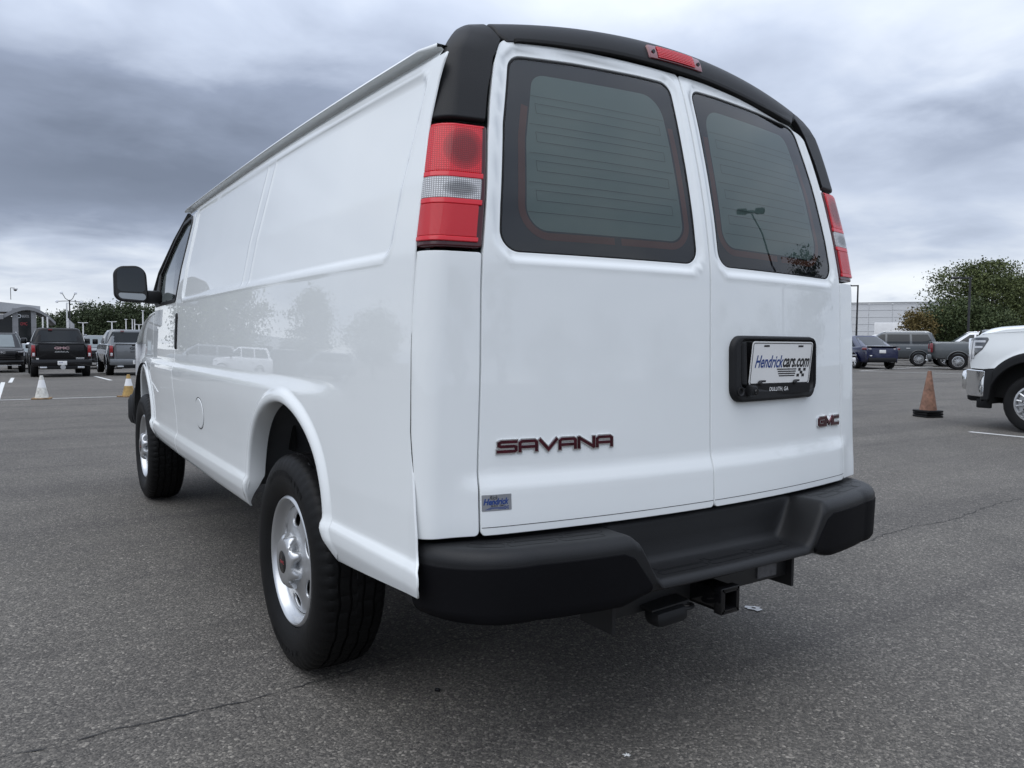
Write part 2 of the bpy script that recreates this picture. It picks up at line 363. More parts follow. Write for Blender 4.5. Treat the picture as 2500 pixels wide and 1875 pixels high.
def surf_n(fn,a,b,sgn,e=1.5e-3):
    da=fn(a+e,b)-fn(a-e,b); db=fn(a,b+e)-fn(a,b-e); n=np.cross(da,db)*sgn
    return n/(np.linalg.norm(n,axis=1)[:,None]+1e-12)
def patch(name,fn,outer,mat,parent=None,holes=(),sp=.03,lip=.012,ins=.0025,sgn=1,off=0.0,step=None,back=False,drop=.0015):
    """trimmed panel: the region of the surface fn(a,b) inside outer and outside holes, with rolled edges"""
    step=step or sp; loops=[]
    for i,p in enumerate([outer]+list(holes)):
        p=np.asarray(p,float); p=densify(p,step)
        if (area2(p)<0)!=(i>0): p=p[::-1]
        loops.append(p)
    il=[inset_poly(p,ins) for p in loops]
    lo=il[0].min(0); hi=il[0].max(0); na=max(1,int((hi[0]-lo[0])/sp)); nb=max(1,int((hi[1]-lo[1])/sp))
    ga,gb=np.meshgrid(lo[0]+(np.arange(na)+.5)*(hi[0]-lo[0])/na,lo[1]+(np.arange(nb)+.5)*(hi[1]-lo[1])/nb); ga=ga.ravel(); gb=gb.ravel()
    keep=inside(ga,gb,inset_poly(loops[0],ins+.4*sp))
    for h in loops[1:]: keep&=~inside(ga,gb,inset_poly(h,ins+.4*sp))
    pts=[]; edges=[]
    for p in il:
        b0=len(pts); pts+=list(p); edges+=[(b0+i,b0+(i+1)%len(p)) for i in range(len(p))]
    nb_=len(pts); pts+=list(np.stack([ga[keep],gb[keep]],1))
    r=delaunay_2d_cdt([Vector((float(q[0]),float(q[1]))) for q in pts],edges,[],0,1e-6)
    V=np.array([(v.x,v.y) for v in r[0]]); F=np.array([f for f in r[2]])
    cen=V[F].mean(1); ok=inside(cen[:,0],cen[:,1],il[0])
    for h in il[1:]: ok&=~inside(cen[:,0],cen[:,1],h)
    F=F[ok]
    n=surf_n(fn,V[:,0],V[:,1],sgn); P=fn(V[:,0],V[:,1])+n*off
    if sgn<0: F=F[:,::-1]
    orig={}
    for i,o in enumerate(r[3]):
        for q in o: orig[q]=i
    verts=list(P); norms=list(n); uv=list(V); faces=[tuple(f) for f in F]; b0=0
    for p,q in zip(loops,il):
        m=len(p); n1=surf_n(fn,p[:,0],p[:,1],sgn); P0=fn(p[:,0],p[:,1])+n1*off; Pi=fn(q[:,0],q[:,1])+n1*off
        od=P0-Pi; od/=np.linalg.norm(od,axis=1)[:,None]+1e-12
        ra=len(verts); verts+=list(P0-n1*drop); nn=n1*.55+od*.83; norms+=list(nn/np.linalg.norm(nn,axis=1)[:,None]); uv+=list(p)
        rb=len(verts); verts+=list(P0-n1*lip); norms+=list(od); uv+=list(p)
        for i in range(m):
            j=(i+1)%m; A=orig.get(b0+i,b0+i); B=orig.get(b0+j,b0+j)
            f1=(A,ra+i,ra+j,B); f2=(ra+i,rb+i,rb+j,ra+j)
            if sgn<0: f1=f1[::-1]; f2=f2[::-1]
            faces+= [f1,f2]
        b0+=m
    return mesh_obj(name,verts,faces,mat,parent,True,normals=norms,uv=uv)
def grid_obj(name,Pn,mat,parent=None,closed_u=False,normals=None,angle=None,flip=False):
    """Pn (nu,nv,3)"""
    nu,nv,_=Pn.shape; f=[]
    for i in range(nu if closed_u else nu-1):
        for j in range(nv-1):
            a,b,c,d=i*nv+j,((i+1)%nu)*nv+j,((i+1)%nu)*nv+j+1,i*nv+j+1
            f.append((a,d,c,b) if flip else (a,b,c,d))
    return mesh_obj(name,Pn.reshape(-1,3),f,mat,parent,True,normals=None if normals is None else normals.reshape(-1,3),angle=angle)
_tx={}
def text_mesh(s,size=1.0,shear=0.0,bold=0.0,ext=0.0,space=1.0):
    c=bpy.data.curves.new('lettering','FONT'); c.body=s; c.size=size; c.shear=shear; c.offset=bold; c.extrude=ext; c.space_character=space; c.resolution_u=4
    o=bpy.data.objects.new('lettering',c); COL.objects.link(o); bpy.context.view_layer.update()
    me=bpy.data.meshes.new_from_object(o.evaluated_get(bpy.context.evaluated_depsgraph_get()))
    v=np.array([q.co[:] for q in me.vertices]); f=[tuple(p.vertices) for p in me.polygons]
    bpy.data.objects.remove(o); bpy.data.curves.remove(c); bpy.data.meshes.remove(me)
    return v,f
def text_fit(s,w,h,**k):
    """lettering scaled to a w x h box with its lower left corner at the origin"""
    v,f=text_mesh(s,**k); lo=v.min(0); hi=v.max(0); d=hi-lo
    v=v-lo; v[:,0]*=w/max(d[0],1e-9); v[:,1]*=h/max(d[1],1e-9); v[:,2]-=0
    return v,f
def strokes(lines,th,depth):
    """square-ended strokes as prisms in the xy plane"""
    V=[];F=[]
    for pl in lines:
        P=[np.array(q,float) for q in pl]; m=len(P); D=[(P[i+1]-P[i])/np.linalg.norm(P[i+1]-P[i]) for i in range(m-1)]
        P[0]=P[0]-D[0]*th/2*.98; P[-1]=P[-1]+D[-1]*th/2*.98; L_=[];R_=[]
        for i in range(m):
            d0=D[max(i-1,0)]; d1=D[min(i,m-2)]; n0=np.array([-d0[1],d0[0]]); n1=np.array([-d1[1],d1[0]]); n=n0+n1; n/=np.linalg.norm(n); q=th/2/max(.55,n@n0); L_.append(P[i]+n*q); R_.append(P[i]-n*q)
        dz=depth*(1+.003*(len(V)%5)); k=len(V)
        for i in range(m): V+=[(*L_[i],0),(*R_[i],0),(*R_[i],dz),(*L_[i],dz)]
        for i in range(m-1):
            a,b=k+4*i,k+4*i+4; F+=[(a+3,a+2,b+2,b+3),(a,a+3,b+3,b),(a+2,a+1,b+1,b+2)]
        e=k+4*(m-1); F+=[(k,k+1,k+2,k+3),(e,e+3,e+2,e+1)]
    return np.array(V),F
def table(zs, vs, sig):
    g=np.arange(zs[0]-.3,zs[-1]+.3,.002); v=np.interp(g,zs,vs)
    sl0=(vs[1]-vs[0])/(zs[1]-zs[0]); sl1=(vs[-1]-vs[-2])/(zs[-1]-zs[-2])
    v=np.where(g<zs[0],vs[0]+(g-zs[0])*sl0,np.where(g>zs[-1],vs[-1]+(g-zs[-1])*sl1,v))
    k=np.arange(-int(4*sig/.002),int(4*sig/.002)+1)*.002; w=np.exp(-.5*(k/sig)**2); w/=w.sum()
    vp=np.convolve(np.pad(v,len(k)//2,mode='edge'),w,mode='valid')
    return lambda z: np.interp(z,g,vp)
def sstep(a,b,x):
    t=np.clip((x-a)/(b-a),0,1); return t*t*(3-2*t)
P_base=table([.48,.52,.57,.614,.630,.75,1.0,1.15,1.40,1.58,1.745,1.90,1.95,2.0,2.05],
        [.952,.978,.995,.995,.981,.981,.972,.968,.956,.930,.896,.864,.851,.815,.74],.007)
RC=.052
R_base=table([.5,.69,.80,1.10,1.41,1.56,1.70,1.85,1.985,2.05],
        [-1.100,-1.110,-1.103,-1.094,-1.085,-1.061,-1.03,-.99,-.948,-.915],.03)
R_band=table([.5,.802,.842,1.0],[-.013,-.013,0.,0.],.007)
def plan(y,z=None):
    y=np.asarray(y,float)
    z=1.2 if z is None else z
    return np.where(y<.6,.017*(np.clip(.6-y,0,1.56))**2*(.85+.15*sstep(.55,.95,z)),.005*(y-.6)**2+.020*np.clip(y-2.6,0,9)**2)
def hwr(z): return P_base(z)-.002-.006*sstep(1.2,1.5,np.asarray(z,float))-.0405*(.85+.15*sstep(.55,.95,np.asarray(z,float)))
def Rr(x,z):
    ax=np.abs(x); return R_base(z)+.117*x*x+R_band(z)*sstep(.86,.74,ax)
def rear_y(x,z):
    p=hwr(z)-np.abs(x); k=np.clip(RC-p,0,RC*.9995)
    return Rr(x,z)+RC-np.sqrt(RC*RC-k*k)
ARCH=[(-.02,.60,.405,.360),(3.42,.60,.42,.355)]
def arch_d(y,z,c):
    y0,z0,a,b=c
    dy=(y-y0); dz=np.maximum(z-z0,0)
    rr=np.sqrt((dy/a)**2+(dz/b)**2)+1e-9
    return (rr-1)*np.where(z>z0,np.sqrt(dy**2+dz**2)/rr,a)
def sd_poly(y,z,poly):
    y=np.asarray(y,float); z=np.asarray(z,float); d=np.full(np.broadcast(y,z).shape,1e9); ins=np.zeros(d.shape,bool)
    n=len(poly)
    for i in range(n):
        a=poly[i]; b=poly[(i+1)%n]; ex,ey=b[0]-a[0],b[1]-a[1]; wx,wy=y-a[0],z-a[1]
        t=np.clip((wx*ex+wy*ey)/(ex*ex+ey*ey),0,1)
        d=np.minimum(d,np.hypot(wx-t*ex,wy-t*ey))
        c=((a[1]>z)!=(b[1]>z)); 
        with np.errstate(divide='ignore',invalid='ignore'):
            xi=a[0]+(z-a[1])*ex/(ey if ey!=0 else 1e-12)
        ins^=(c&(y<xi))
    return np.where(ins,-d,d)
RECESS=[(1.90,1.442),(-.755,1.448),(-.80,1.842),(1.88,1.855)]   # shrunk by .045 (rounded)
def relief(y,z):
    h=0.0
    sd=sd_poly(y,z,RECESS)-.045
    h=h-.007*sstep(.010,-.018,sd)+.0022*np.exp(-((sd-.006)/.010)**2)
    yr=y+ .45*(z-1.4)*.45
    h=h+.0024*np.exp(-((np.abs(yr-.56)-.052)/.011)**2)*sstep(.01,-.02,sd)
    # shoulder fades towards the rear
    h=h+.017*sstep(1.055,.995,z)*sstep(.70,.97,z)*sstep(-.60,-.10,y)
    return h
def side_x(y,z):
    hw=P_base(z)-plan(y,z)
    q=y-(R_base(z)+.117*hw*hw); k=np.clip(RC-q,0,RC*.9995)*0.0
    return -(hw-(RC-np.sqrt(RC*RC-k*k)))
def side_P(y,z):
    x=side_x(y,z)-relief(y,z)
    return np.stack([x,np.broadcast_to(y,x.shape),np.broadcast_to(z,x.shape)],-1)
def rear_P(x,z):
    y=rear_y(x,z); return np.stack([np.broadcast_to(x,y.shape),y,np.broadcast_to(z,y.shape)],-1)
XD=table([.68,.80,1.10,1.30,1.41,1.55,1.75,1.93,2.0],[.785,.785,.773,.770,.766,.744,.717,.675,.645],.03)
def corner_P(s,z,off=0.0):
    """s metres from the rear door edge round the left corner"""
    hw=hwr(z); xd=XD(z); L1=hw-RC-xd; L2=RC*np.pi/2
    t=np.clip((s-L1)/RC,0,np.pi/2)
    x=np.where(s<L1,xd+s,hw-RC+(RC+off)*np.sin(t))
    yy=np.where(s<L1,Rr(xd+s,z)-off,Rr(np.minimum(hw-RC+RC*np.sin(t),hw),z)+RC-(RC+off)*np.cos(t))
    e=np.clip(s-L1-L2,0,9)
    yy=yy+e; x=x-0.02*e
    return np.stack([-x,yy,np.broadcast_to(z,yy.shape)],-1)
def Fimp(p,off=0.0):
    x,y,z=p[...,0],p[...,1],p[...,2]; ax=np.abs(x)
    hw=np.where(z<1.97,hwr(np.minimum(z,1.97)),hwr(1.97)-(z-1.97)*.55)
    R=R_base(np.minimum(z,2.0))+.24*np.maximum(z-2.0,0)+.117*x*x
    rt=.075; a=np.maximum(0,RC-(hw+off-ax))/RC; b=np.maximum(0,RC-(y-R+off))/RC; c=np.maximum(0,rt-(2.118-.16*x*x+off-z))/rt
    return np.sqrt(a*a+b*b+c*c)-1
def cast(o,d,off=0.0):
    lo=np.zeros(o.shape[:-1]); hi=lo+.6
    for _ in range(34):
        m=(lo+hi)/2; f=Fimp(o+d*m[...,None],off)>0; hi=np.where(f,m,hi); lo=np.where(f,lo,m)
    return o+d*lo[...,None]
def cap_P(ph,b,off=.006):
    ph=np.asarray(ph,float); b=np.asarray(b,float); ph,b=np.broadcast_arrays(ph,b)
    t=np.maximum(b-1.95,0)/.12; z=np.minimum(b,1.95)
    o=np.stack([np.full(ph.shape,-.60),np.full(ph.shape,-.76),z],-1)
    d=np.stack([-np.sin(ph)*np.cos(t),-np.cos(ph)*np.cos(t),np.sin(t)],-1)
    return cast(o,d,off)
def trim_P(x,t,off=.006):
    x=np.asarray(x,float); t=np.asarray(t,float); x,t=np.broadcast_arrays(x,t)
    o=np.stack([x,np.full(x.shape,-.76),1.99-.16*x*x],-1); d=np.stack([np.zeros(x.shape),-np.cos(t),np.sin(t)],-1)
    return cast(o,d,off)
S_SEAM=table([0.69, 0.74, 0.78, 0.83, 0.88, 0.954, 1.05, 1.21, 1.41, 1.6, 1.745, 1.88, 1.996],[0.158, 0.1602, 0.1622, 0.1666, 0.1731, 0.1858, 0.1892, 0.1933, 0.1897, 0.1764, 0.1642, 0.1389, 0.1256],.02)
SEAM_Y=table([0.545, 0.57, 0.6, 0.62, 0.64, 0.66, 0.68, 0.7, 0.74, 0.78, 0.83, 0.88, 0.95, 1.0, 1.05, 1.15, 1.25, 1.35, 1.41, 1.5, 1.6, 1.7, 1.745, 1.8, 1.85, 1.88, 1.925],[-1.0249, -1.0388, -1.0383, -1.0251, -1.0069, -1.0045, -1.0025, -1.0006, -0.9937, -0.9842, -0.9717, -0.9597, -0.9458, -0.9428, -0.9409, -0.937, -0.9331, -0.9342, -0.9333, -0.9294, -0.9227, -0.9065, -0.9012, -0.904, -0.9063, -0.9118, -0.9236],.006)
def seam_y(z):
    z=np.asarray(z,float); P=corner_P(S_SEAM(np.maximum(z,.66)),np.maximum(z,.66)); return P[...,1]
# ================================================================== THE GROUND (large structure)
def gz(x,y):
    x=np.asarray(x,float); y=np.asarray(y,float)
    d=np.clip(y-10,0,30); s=np.where(d<4,d*d/8,d-2)
    return -(.0185*s+.0125*np.clip(y-40,0,200))*(1-sstep(4,17,x)*sstep(90,70,y))
gx=np.concatenate([np.linspace(-500,-40,8),np.linspace(-30,30,41),np.linspace(40,500,8)]); gy=np.concatenate([np.linspace(-400,-20,7),np.linspace(-10,60,47),np.linspace(70,700,9)])
GX,GY=np.meshgrid(gx,gy,indexing='ij'); GP=np.stack([GX,GY,gz(GX,GY)],-1)
ground=grid_obj('ground',GP,'asphalt'); tag(ground,'grey asphalt parking lot surface with pale stones and thin cracks',kind='structure')
def strip(name,pts,w,mat,h=.004,parent=None,jag=0,seed=1):
    r_=random.Random(seed); pts=[Vector((p[0],p[1],0)) for p in pts]; out=[]
    for a,b in zip(pts[:-1],pts[1:]):
        m=max(1,int((b-a).length/(.03 if jag else .7)))
        out+=[a+(b-a)*i/m for i in range(m)]
    out.append(pts[-1]); V=[];F=[]
    ph=0
    for i,p in enumerate(out):
        d=(out[min(i+1,len(out)-1)]-out[max(i-1,0)]).normalized(); n=Vector((-d.y,d.x,0)); ww=w
        if jag: ph=.9*ph+r_.uniform(-jag,jag); p=p+n*(ph+r_.uniform(-.4,.4)*jag); ww=w*r_.uniform(.15,1.0)
        for s in (-.5,.5): q=p+n*ww*s; V.append((q.x,q.y,float(gz(q.x,q.y))+h))
    F=[(2*i,2*i+2,2*i+3,2*i+1) for i in range(len(out)-1)]
    return mesh_obj(name,V,F,mat,parent,False)
for i,(a,b,w) in enumerate((((-1.98,13.5),(-1.9,26.0),.11),((-2.05,15.05),(2.2,15.05),.10),((-1.72,25.5),(-1.62,31),.11),((1.12,26),(1.10,31.5),.11),((-9,15.05),(-2.25,15.05),.10),
       ((-4.9,26),(-4.85,31),.11),((9.17,2.42),(9.17,-3.6),.10))):
    tag(strip('parking_line',[a,b],w,'line_paint'),kind='structure')
for a,b in (((29.3,17.4),(32.0,12.2)),((30.1,16.9),(41.0,19.3)),((36.5,24.5),(39.6,17.6))):
    tag(strip('parking_line',[a,b],.11,'line_paint'),kind='structure')
strip('crack',[(-6,-.32),(-3.2,-.24),(-1.82,-.19),(-1.4,-.2),(-.6,-.15),(.9,-.2),(2.6,-.11),(4.7,-.05),(7.6,-.2),(11,-.1)],.008,'crack_fill',.003,ground,jag=.012,seed=3)
strip('crack',[(-1.2,9.2),(.2,9.35),(2.1,9.2)],.006,'crack_fill',.003,ground,jag=.008,seed=5)
strip('crack',[(5.0,1.95),(7.2,2.12),(8.2,2.05),(9.6,2.2)],.007,'crack_fill',.003,ground,jag=.008,seed=8)
def splat(name,c,r,mat,h,hole=0,seed=1,n=26,lobes=.5):
    r_=random.Random(seed); V=[];F=[]
    rr=[r*r_.uniform(1-lobes,1+lobes) for _ in range(n)]
    V+= [(c[0]+math.cos(2*math.pi*i/n)*rr[i],c[1]+math.sin(2*math.pi*i/n)*rr[i]*.8,h) for i in range(n)]
    V+= [(c[0]+math.cos(2*math.pi*i/n)*max(hole,1e-4),c[1]+math.sin(2*math.pi*i/n)*max(hole,1e-4),h) for i in range(n)]
    F=[(i,(i+1)%n,n+(i+1)%n,n+i) for i in range(n)]
    return mesh_obj(name,V,F,mat,None,False)
tag(splat('paint_splash',(.965,-.52),.036,'paint_spill',.005,.010,4,22,.45),'splash of white paint with a dark centre on the asphalt right of the tow hitch','paint splash')
tag(splat('paint_fleck',(-.329,-1.111),.011,'paper_white',.004,0,9,16,.6),'small bright white fleck on the asphalt nearest the camera','fleck')
b=MB().box((-.595,-.467,.006),(.012,.018,.010),.5,bev=.003); tag(b.build('black_pebble','gloss_black'),'small black lump lying on the asphalt behind the left rear tyre','debris')

# ================================================================== THE VAN
van=empty('cargo_van',(0,0,0),0,'white cargo van seen from its left rear corner, filling the middle of the picture','van')
def mir(fn): return lambda a,b: fn(a,b)*np.array([-1.,1.,1.])
ZR=[.545,.56,.585,.60,.615,.63,.645,.66,.684,.70,.78,.88,.95,1.05,1.15,1.25,1.35,1.41,1.5,1.6,1.7,1.745,1.8,1.85,1.88,1.905,1.922]
def side_rear_edge(right=False):
    out=[]
    for z in ZR:
        y=float(SEAM_Y(z))+.002
        if right: y=max(y,-.945 if z<1.45 else -.945+.12*min(1,(z-1.45)/.3))
        out.append((y,z))
    return out
YD=table([.50,.62,.80,1.0,1.15,1.33,1.5,1.7,1.9],[2.0,1.985,2.04,2.11,2.125,2.115,2.09,2.04,1.975],.05)
def arch_pts(c,flare=.0):
    y0,z0,a,b=c; p=[]
    p.append((y0+a+.055,.505)); p.append((y0+a+.02,.55))
    for k in range(0,37):
        t=math.pi*k/36; p.append((y0+a*math.cos(t),z0+b*math.sin(t)))
    p.append((y0-a-.025,.55)); p.append((y0-a-.075,.508)); return p
def side_outline(right=False):
    p=side_rear_edge(right)                                   # bottom to top at the rear
    p+= [(1.965,1.922)]                                  # top front
    p+= [(float(YD(z))-.0035,z) for z in (1.9,1.8,1.7,1.6,1.5,1.41,1.33,1.25,1.15,1.05,1.0,.9,.8,.7,.62,.56,.505)]
    p+= arch_pts(ARCH[0]); return np.array(p)
SIDE={-1:side_outline(),1:side_outline(True)}
for sgn,fn in ((-1,side_P),(1,mir(side_P))):
    patch('side_panel',fn,SIDE[sgn],'white_paint',van,sp=.0125 if sgn<0 else .03,lip=.006,ins=.0025,sgn=sgn,drop=.002,step=.02)
def arch_lip(sg,c):
    p=np.array(arch_pts(c)); p=densify(np.vstack([p]),.014)
    p=p[:np.argmax(np.linalg.norm(p-np.roll(p,-1,0),axis=1)>.0)+len(p)]
    base=[np.array(q) for q in arch_pts(c)]; q=[]
    for a,b in zip(base[:-1],base[1:]):
        m=max(1,int(np.linalg.norm(b-a)/.012)); q+=[a+(b-a)*i/m for i in range(m)]
    q.append(base[-1]); q=np.array(q)
    for _ in range(3): q[1:-1]=(q[:-2]+2*q[1:-1]+q[2:])/4
    t=np.gradient(q,axis=0); t/=np.linalg.norm(t,axis=1)[:,None]; n=np.stack([t[:,1],-t[:,0]],1)
    rows=[]
    for d,h in ((-.030,-.055),(-.006,-.050),(-.0005,.003),(.002,.0085),(.006,.0125),(.012,.0150),(.021,.0155),(.030,.0138),(.038,.0100),(.044,.0055),(.049,.0022),(.054,.0006),(.057,.0004)):
        a=q+n*max(d,0); P=side_P(a[:,0],np.maximum(a[:,1],.50)); P[:,0]-=h*(.12+.88*sstep(.51,.62,q[:,1])); 
        if d<0: P[:,1:]-=0
        P[:,0]*=-sg; rows.append(P)
    P3=np.array(rows).transpose(1,0,2); return grid_obj('arch_lip',P3,'white_paint',van,flip=(sg>0))
for sg in (-1,1):
    for c in ARCH: arch_lip(sg,c)
# fuel door
fd=[(1.325+.098*math.cos(t),.807+.076*math.sin(t)) for t in np.linspace(0,2*math.pi,41)[:-1]]
fuel=patch('fuel_door',side_P,fd,'white_paint',van,sp=.02,lip=.004,ins=.006,sgn=-1,off=.0035,drop=.003,step=.012)
ring=[(1.325+.103*math.cos(t),.807+.081*math.sin(t)) for t in np.linspace(0,2*math.pi,41)[:-1]]
patch('gap',side_P,ring,'liner_black',fuel,holes=[fd],sp=.03,lip=.001,ins=.0005,sgn=-1,off=.0006,step=.012)
# front doors
WIN=[(2.145,1.405),(2.985,1.400),(2.925,1.60),(2.55,1.795),(2.33,1.872),(2.03,1.885)]
DOOR=[(float(YD(z))+.0035,z) for z in (.505,.56,.62,.7,.8,.9,1.0,1.1,1.2,1.3,1.4,1.5,1.6,1.7,1.8,1.88)]+[(2.0,1.905),(2.345,1.886),(2.565,1.810),(2.945,1.612),(3.02,1.42),(3.07,1.2),(3.02,.9),(2.95,.66),(2.94,.508)]
WINR=rpoly(WIN,[.03,.02,.02,.1,.1,.05])
for sgn,fn in ((-1,side_P),(1,mir(side_P))):
    d=patch('front_door',fn,np.array(DOOR)[::-1],'white_paint',van,holes=[WINR],sp=.02,lip=.02,ins=.0035,sgn=sgn,step=.02)
    patch('window_pane',fn,inset_poly(WINR if area2(WINR)>0 else WINR[::-1],-.004),'side_glass',d,sp=.06,lip=.003,ins=.001,sgn=sgn,off=-.010,step=.05)
    wo_=inset_poly(WINR if area2(WINR)>0 else WINR[::-1],-.014); wi_=inset_poly(WINR if area2(WINR)>0 else WINR[::-1],.008)
    patch('window_seal',fn,wo_,'black_plastic',d,holes=[wi_],sp=.05,lip=.012,ins=.004,sgn=sgn,off=.0045,step=.03)
    hd=rpoly([(2.045,1.115),(2.083,1.115),(2.083,1.325),(2.045,1.325)],.018)
    patch('handle',fn,hd,'black_plastic',d,sp=.02,lip=.01,ins=.006,sgn=sgn,off=.010,drop=.004,step=.012)
    tri=[(2.80,1.404),(2.985,1.400),(2.925,1.60),(2.90,1.61)]
    patch('mirror_base',fn,tri,'black_plastic',d,sp=.04,lip=.01,ins=.004,sgn=sgn,off=.010,step=.04)
    fen=[(2.95,.66),(3.027,.9),(3.077,1.2),(3.082,1.36),(3.4,1.345),(3.8,1.30),(4.10,1.22),(4.14,.95),(4.12,.52)]+arch_pts(ARCH[1])+[(2.945,.508)]
    patch('fender',fn,np.array(fen)[::-1],'white_paint',van,sp=.03,lip=.02,ins=.0035,sgn=sgn,step=.03)
# dark seam line between door frame and side panel at the top, drip rail
for sg in (-1,1):
    m=MB(); m.tube([(sg*.835,2.28,1.925),(sg*.862,2.60,1.80),(sg*.895,2.97,1.62),(sg*.935,3.08,1.42)],.014,8); m.build('pillar_trim','black_plastic',van)
def rail(sg):
    ys=np.concatenate([np.linspace(-.872 if sg<0 else -.79,2.2,46),np.linspace(2.22,2.27,3)]); rows=[]
    for y in ys:
        z0=1.922-1.6*max(0,(y-2.2))**1.9; x0=-float(P_base(z0)-plan(y,z0)); e=min(1,max(0,(y-(-.872 if sg<0 else -.79))/.05)); e=e**.5
        prof=[(.004,-.004),(.012,.010),(.020,.022),(.012,.027),(-.014*e,.024),(-.018*e,.028),(-.015*e,.034),(.002,.034+.006*e),(.03,.034+.014*e),(.080,.034+.028*e)]
        rows.append([(sg*(-(x0+dx_)),y,z0+dz_) for dx_,dz_ in prof])
    return grid_obj('drip_rail',np.array(rows),'white_paint',van,angle=60,flip=(sg<0))
rail(-1); rail(1)
# roof
rx=np.linspace(-.785,.785,41); ry=np.linspace(-.83,2.45,30); RX,RY=np.meshgrid(rx,ry,indexing='ij')
RZ=2.118-.16*RX**2-.055*np.clip((np.abs(RX)-.64)/.145,0,1)**2-.06*np.clip(RY-1.6,0,2)**2
grid_obj('roof',np.stack([RX*(1-.02*np.clip(RY-1.5,0,2)),RY,RZ-.012],-1),'white_paint',van)
# rear doors
def dtop(x): return 2.022-.115*x*x
GLS=[(-.620,1.960),(-.669,1.755),(-.703,1.532),(-.717,1.411),(-.503,1.412),(-.224,1.413),(-.047,1.414),(-.046,1.70),(-.046,1.984),(-.169,1.984),(-.412,1.975)]
GLASS=rpoly(GLS,[.055,.3,.3,.058,.3,.3,.050,.3,.040,.3,.3],8)
CLR=[(-.552,1.922),(-.602,1.724),(-.630,1.519),(-.632,1.477),(-.14,1.480),(-.088,1.482),(-.092,1.773),(-.10,1.935),(-.18,1.937),(-.53,1.926)]
CLEAR=rpoly([CLR[0],CLR[1],CLR[3],CLR[5],CLR[6],CLR[7]],[.05,.3,.06,.055,.3,.07],8)
glsd=[tuple(p) for p in GLASS[::2]]
def rdoor_P(x,z):
    P=rear_P(x,z); sd=sd_poly(-np.abs(P[...,0]),P[...,2],glsd)
    P[...,1]+=.007*sstep(.026,.010,sd)-.0015*np.exp(-((sd-.032)/.008)**2)
    return P
DL=[(-float(XD(z))+.0022,z) for z in (.684,.72,.80,.9,1.0,1.1,1.2,1.3,1.41,1.5,1.6,1.7,1.8,1.87,1.92)]
topl=[(-.536,2.010),(-.41,2.017),(-.256,2.021),(-.12,2.022),(-.003,2.022)]; topr=[(-.51,1.972),(-.40,1.990),(-.28,2.003),(-.12,2.017),(-.003,2.022)]
def door_outline(tp,cn): return rpoly(DL+[cn]+tp+[(-.003,1.5),(-.003,1.0),(-.003,.684)],[.012]+[0]*(len(DL)-1)+[.055]+[0]*4+[.010,0,0,.012])
DOORS={-1:door_outline(topl,(-.640,2.004)),1:door_outline(topr,(-.632,1.950))}
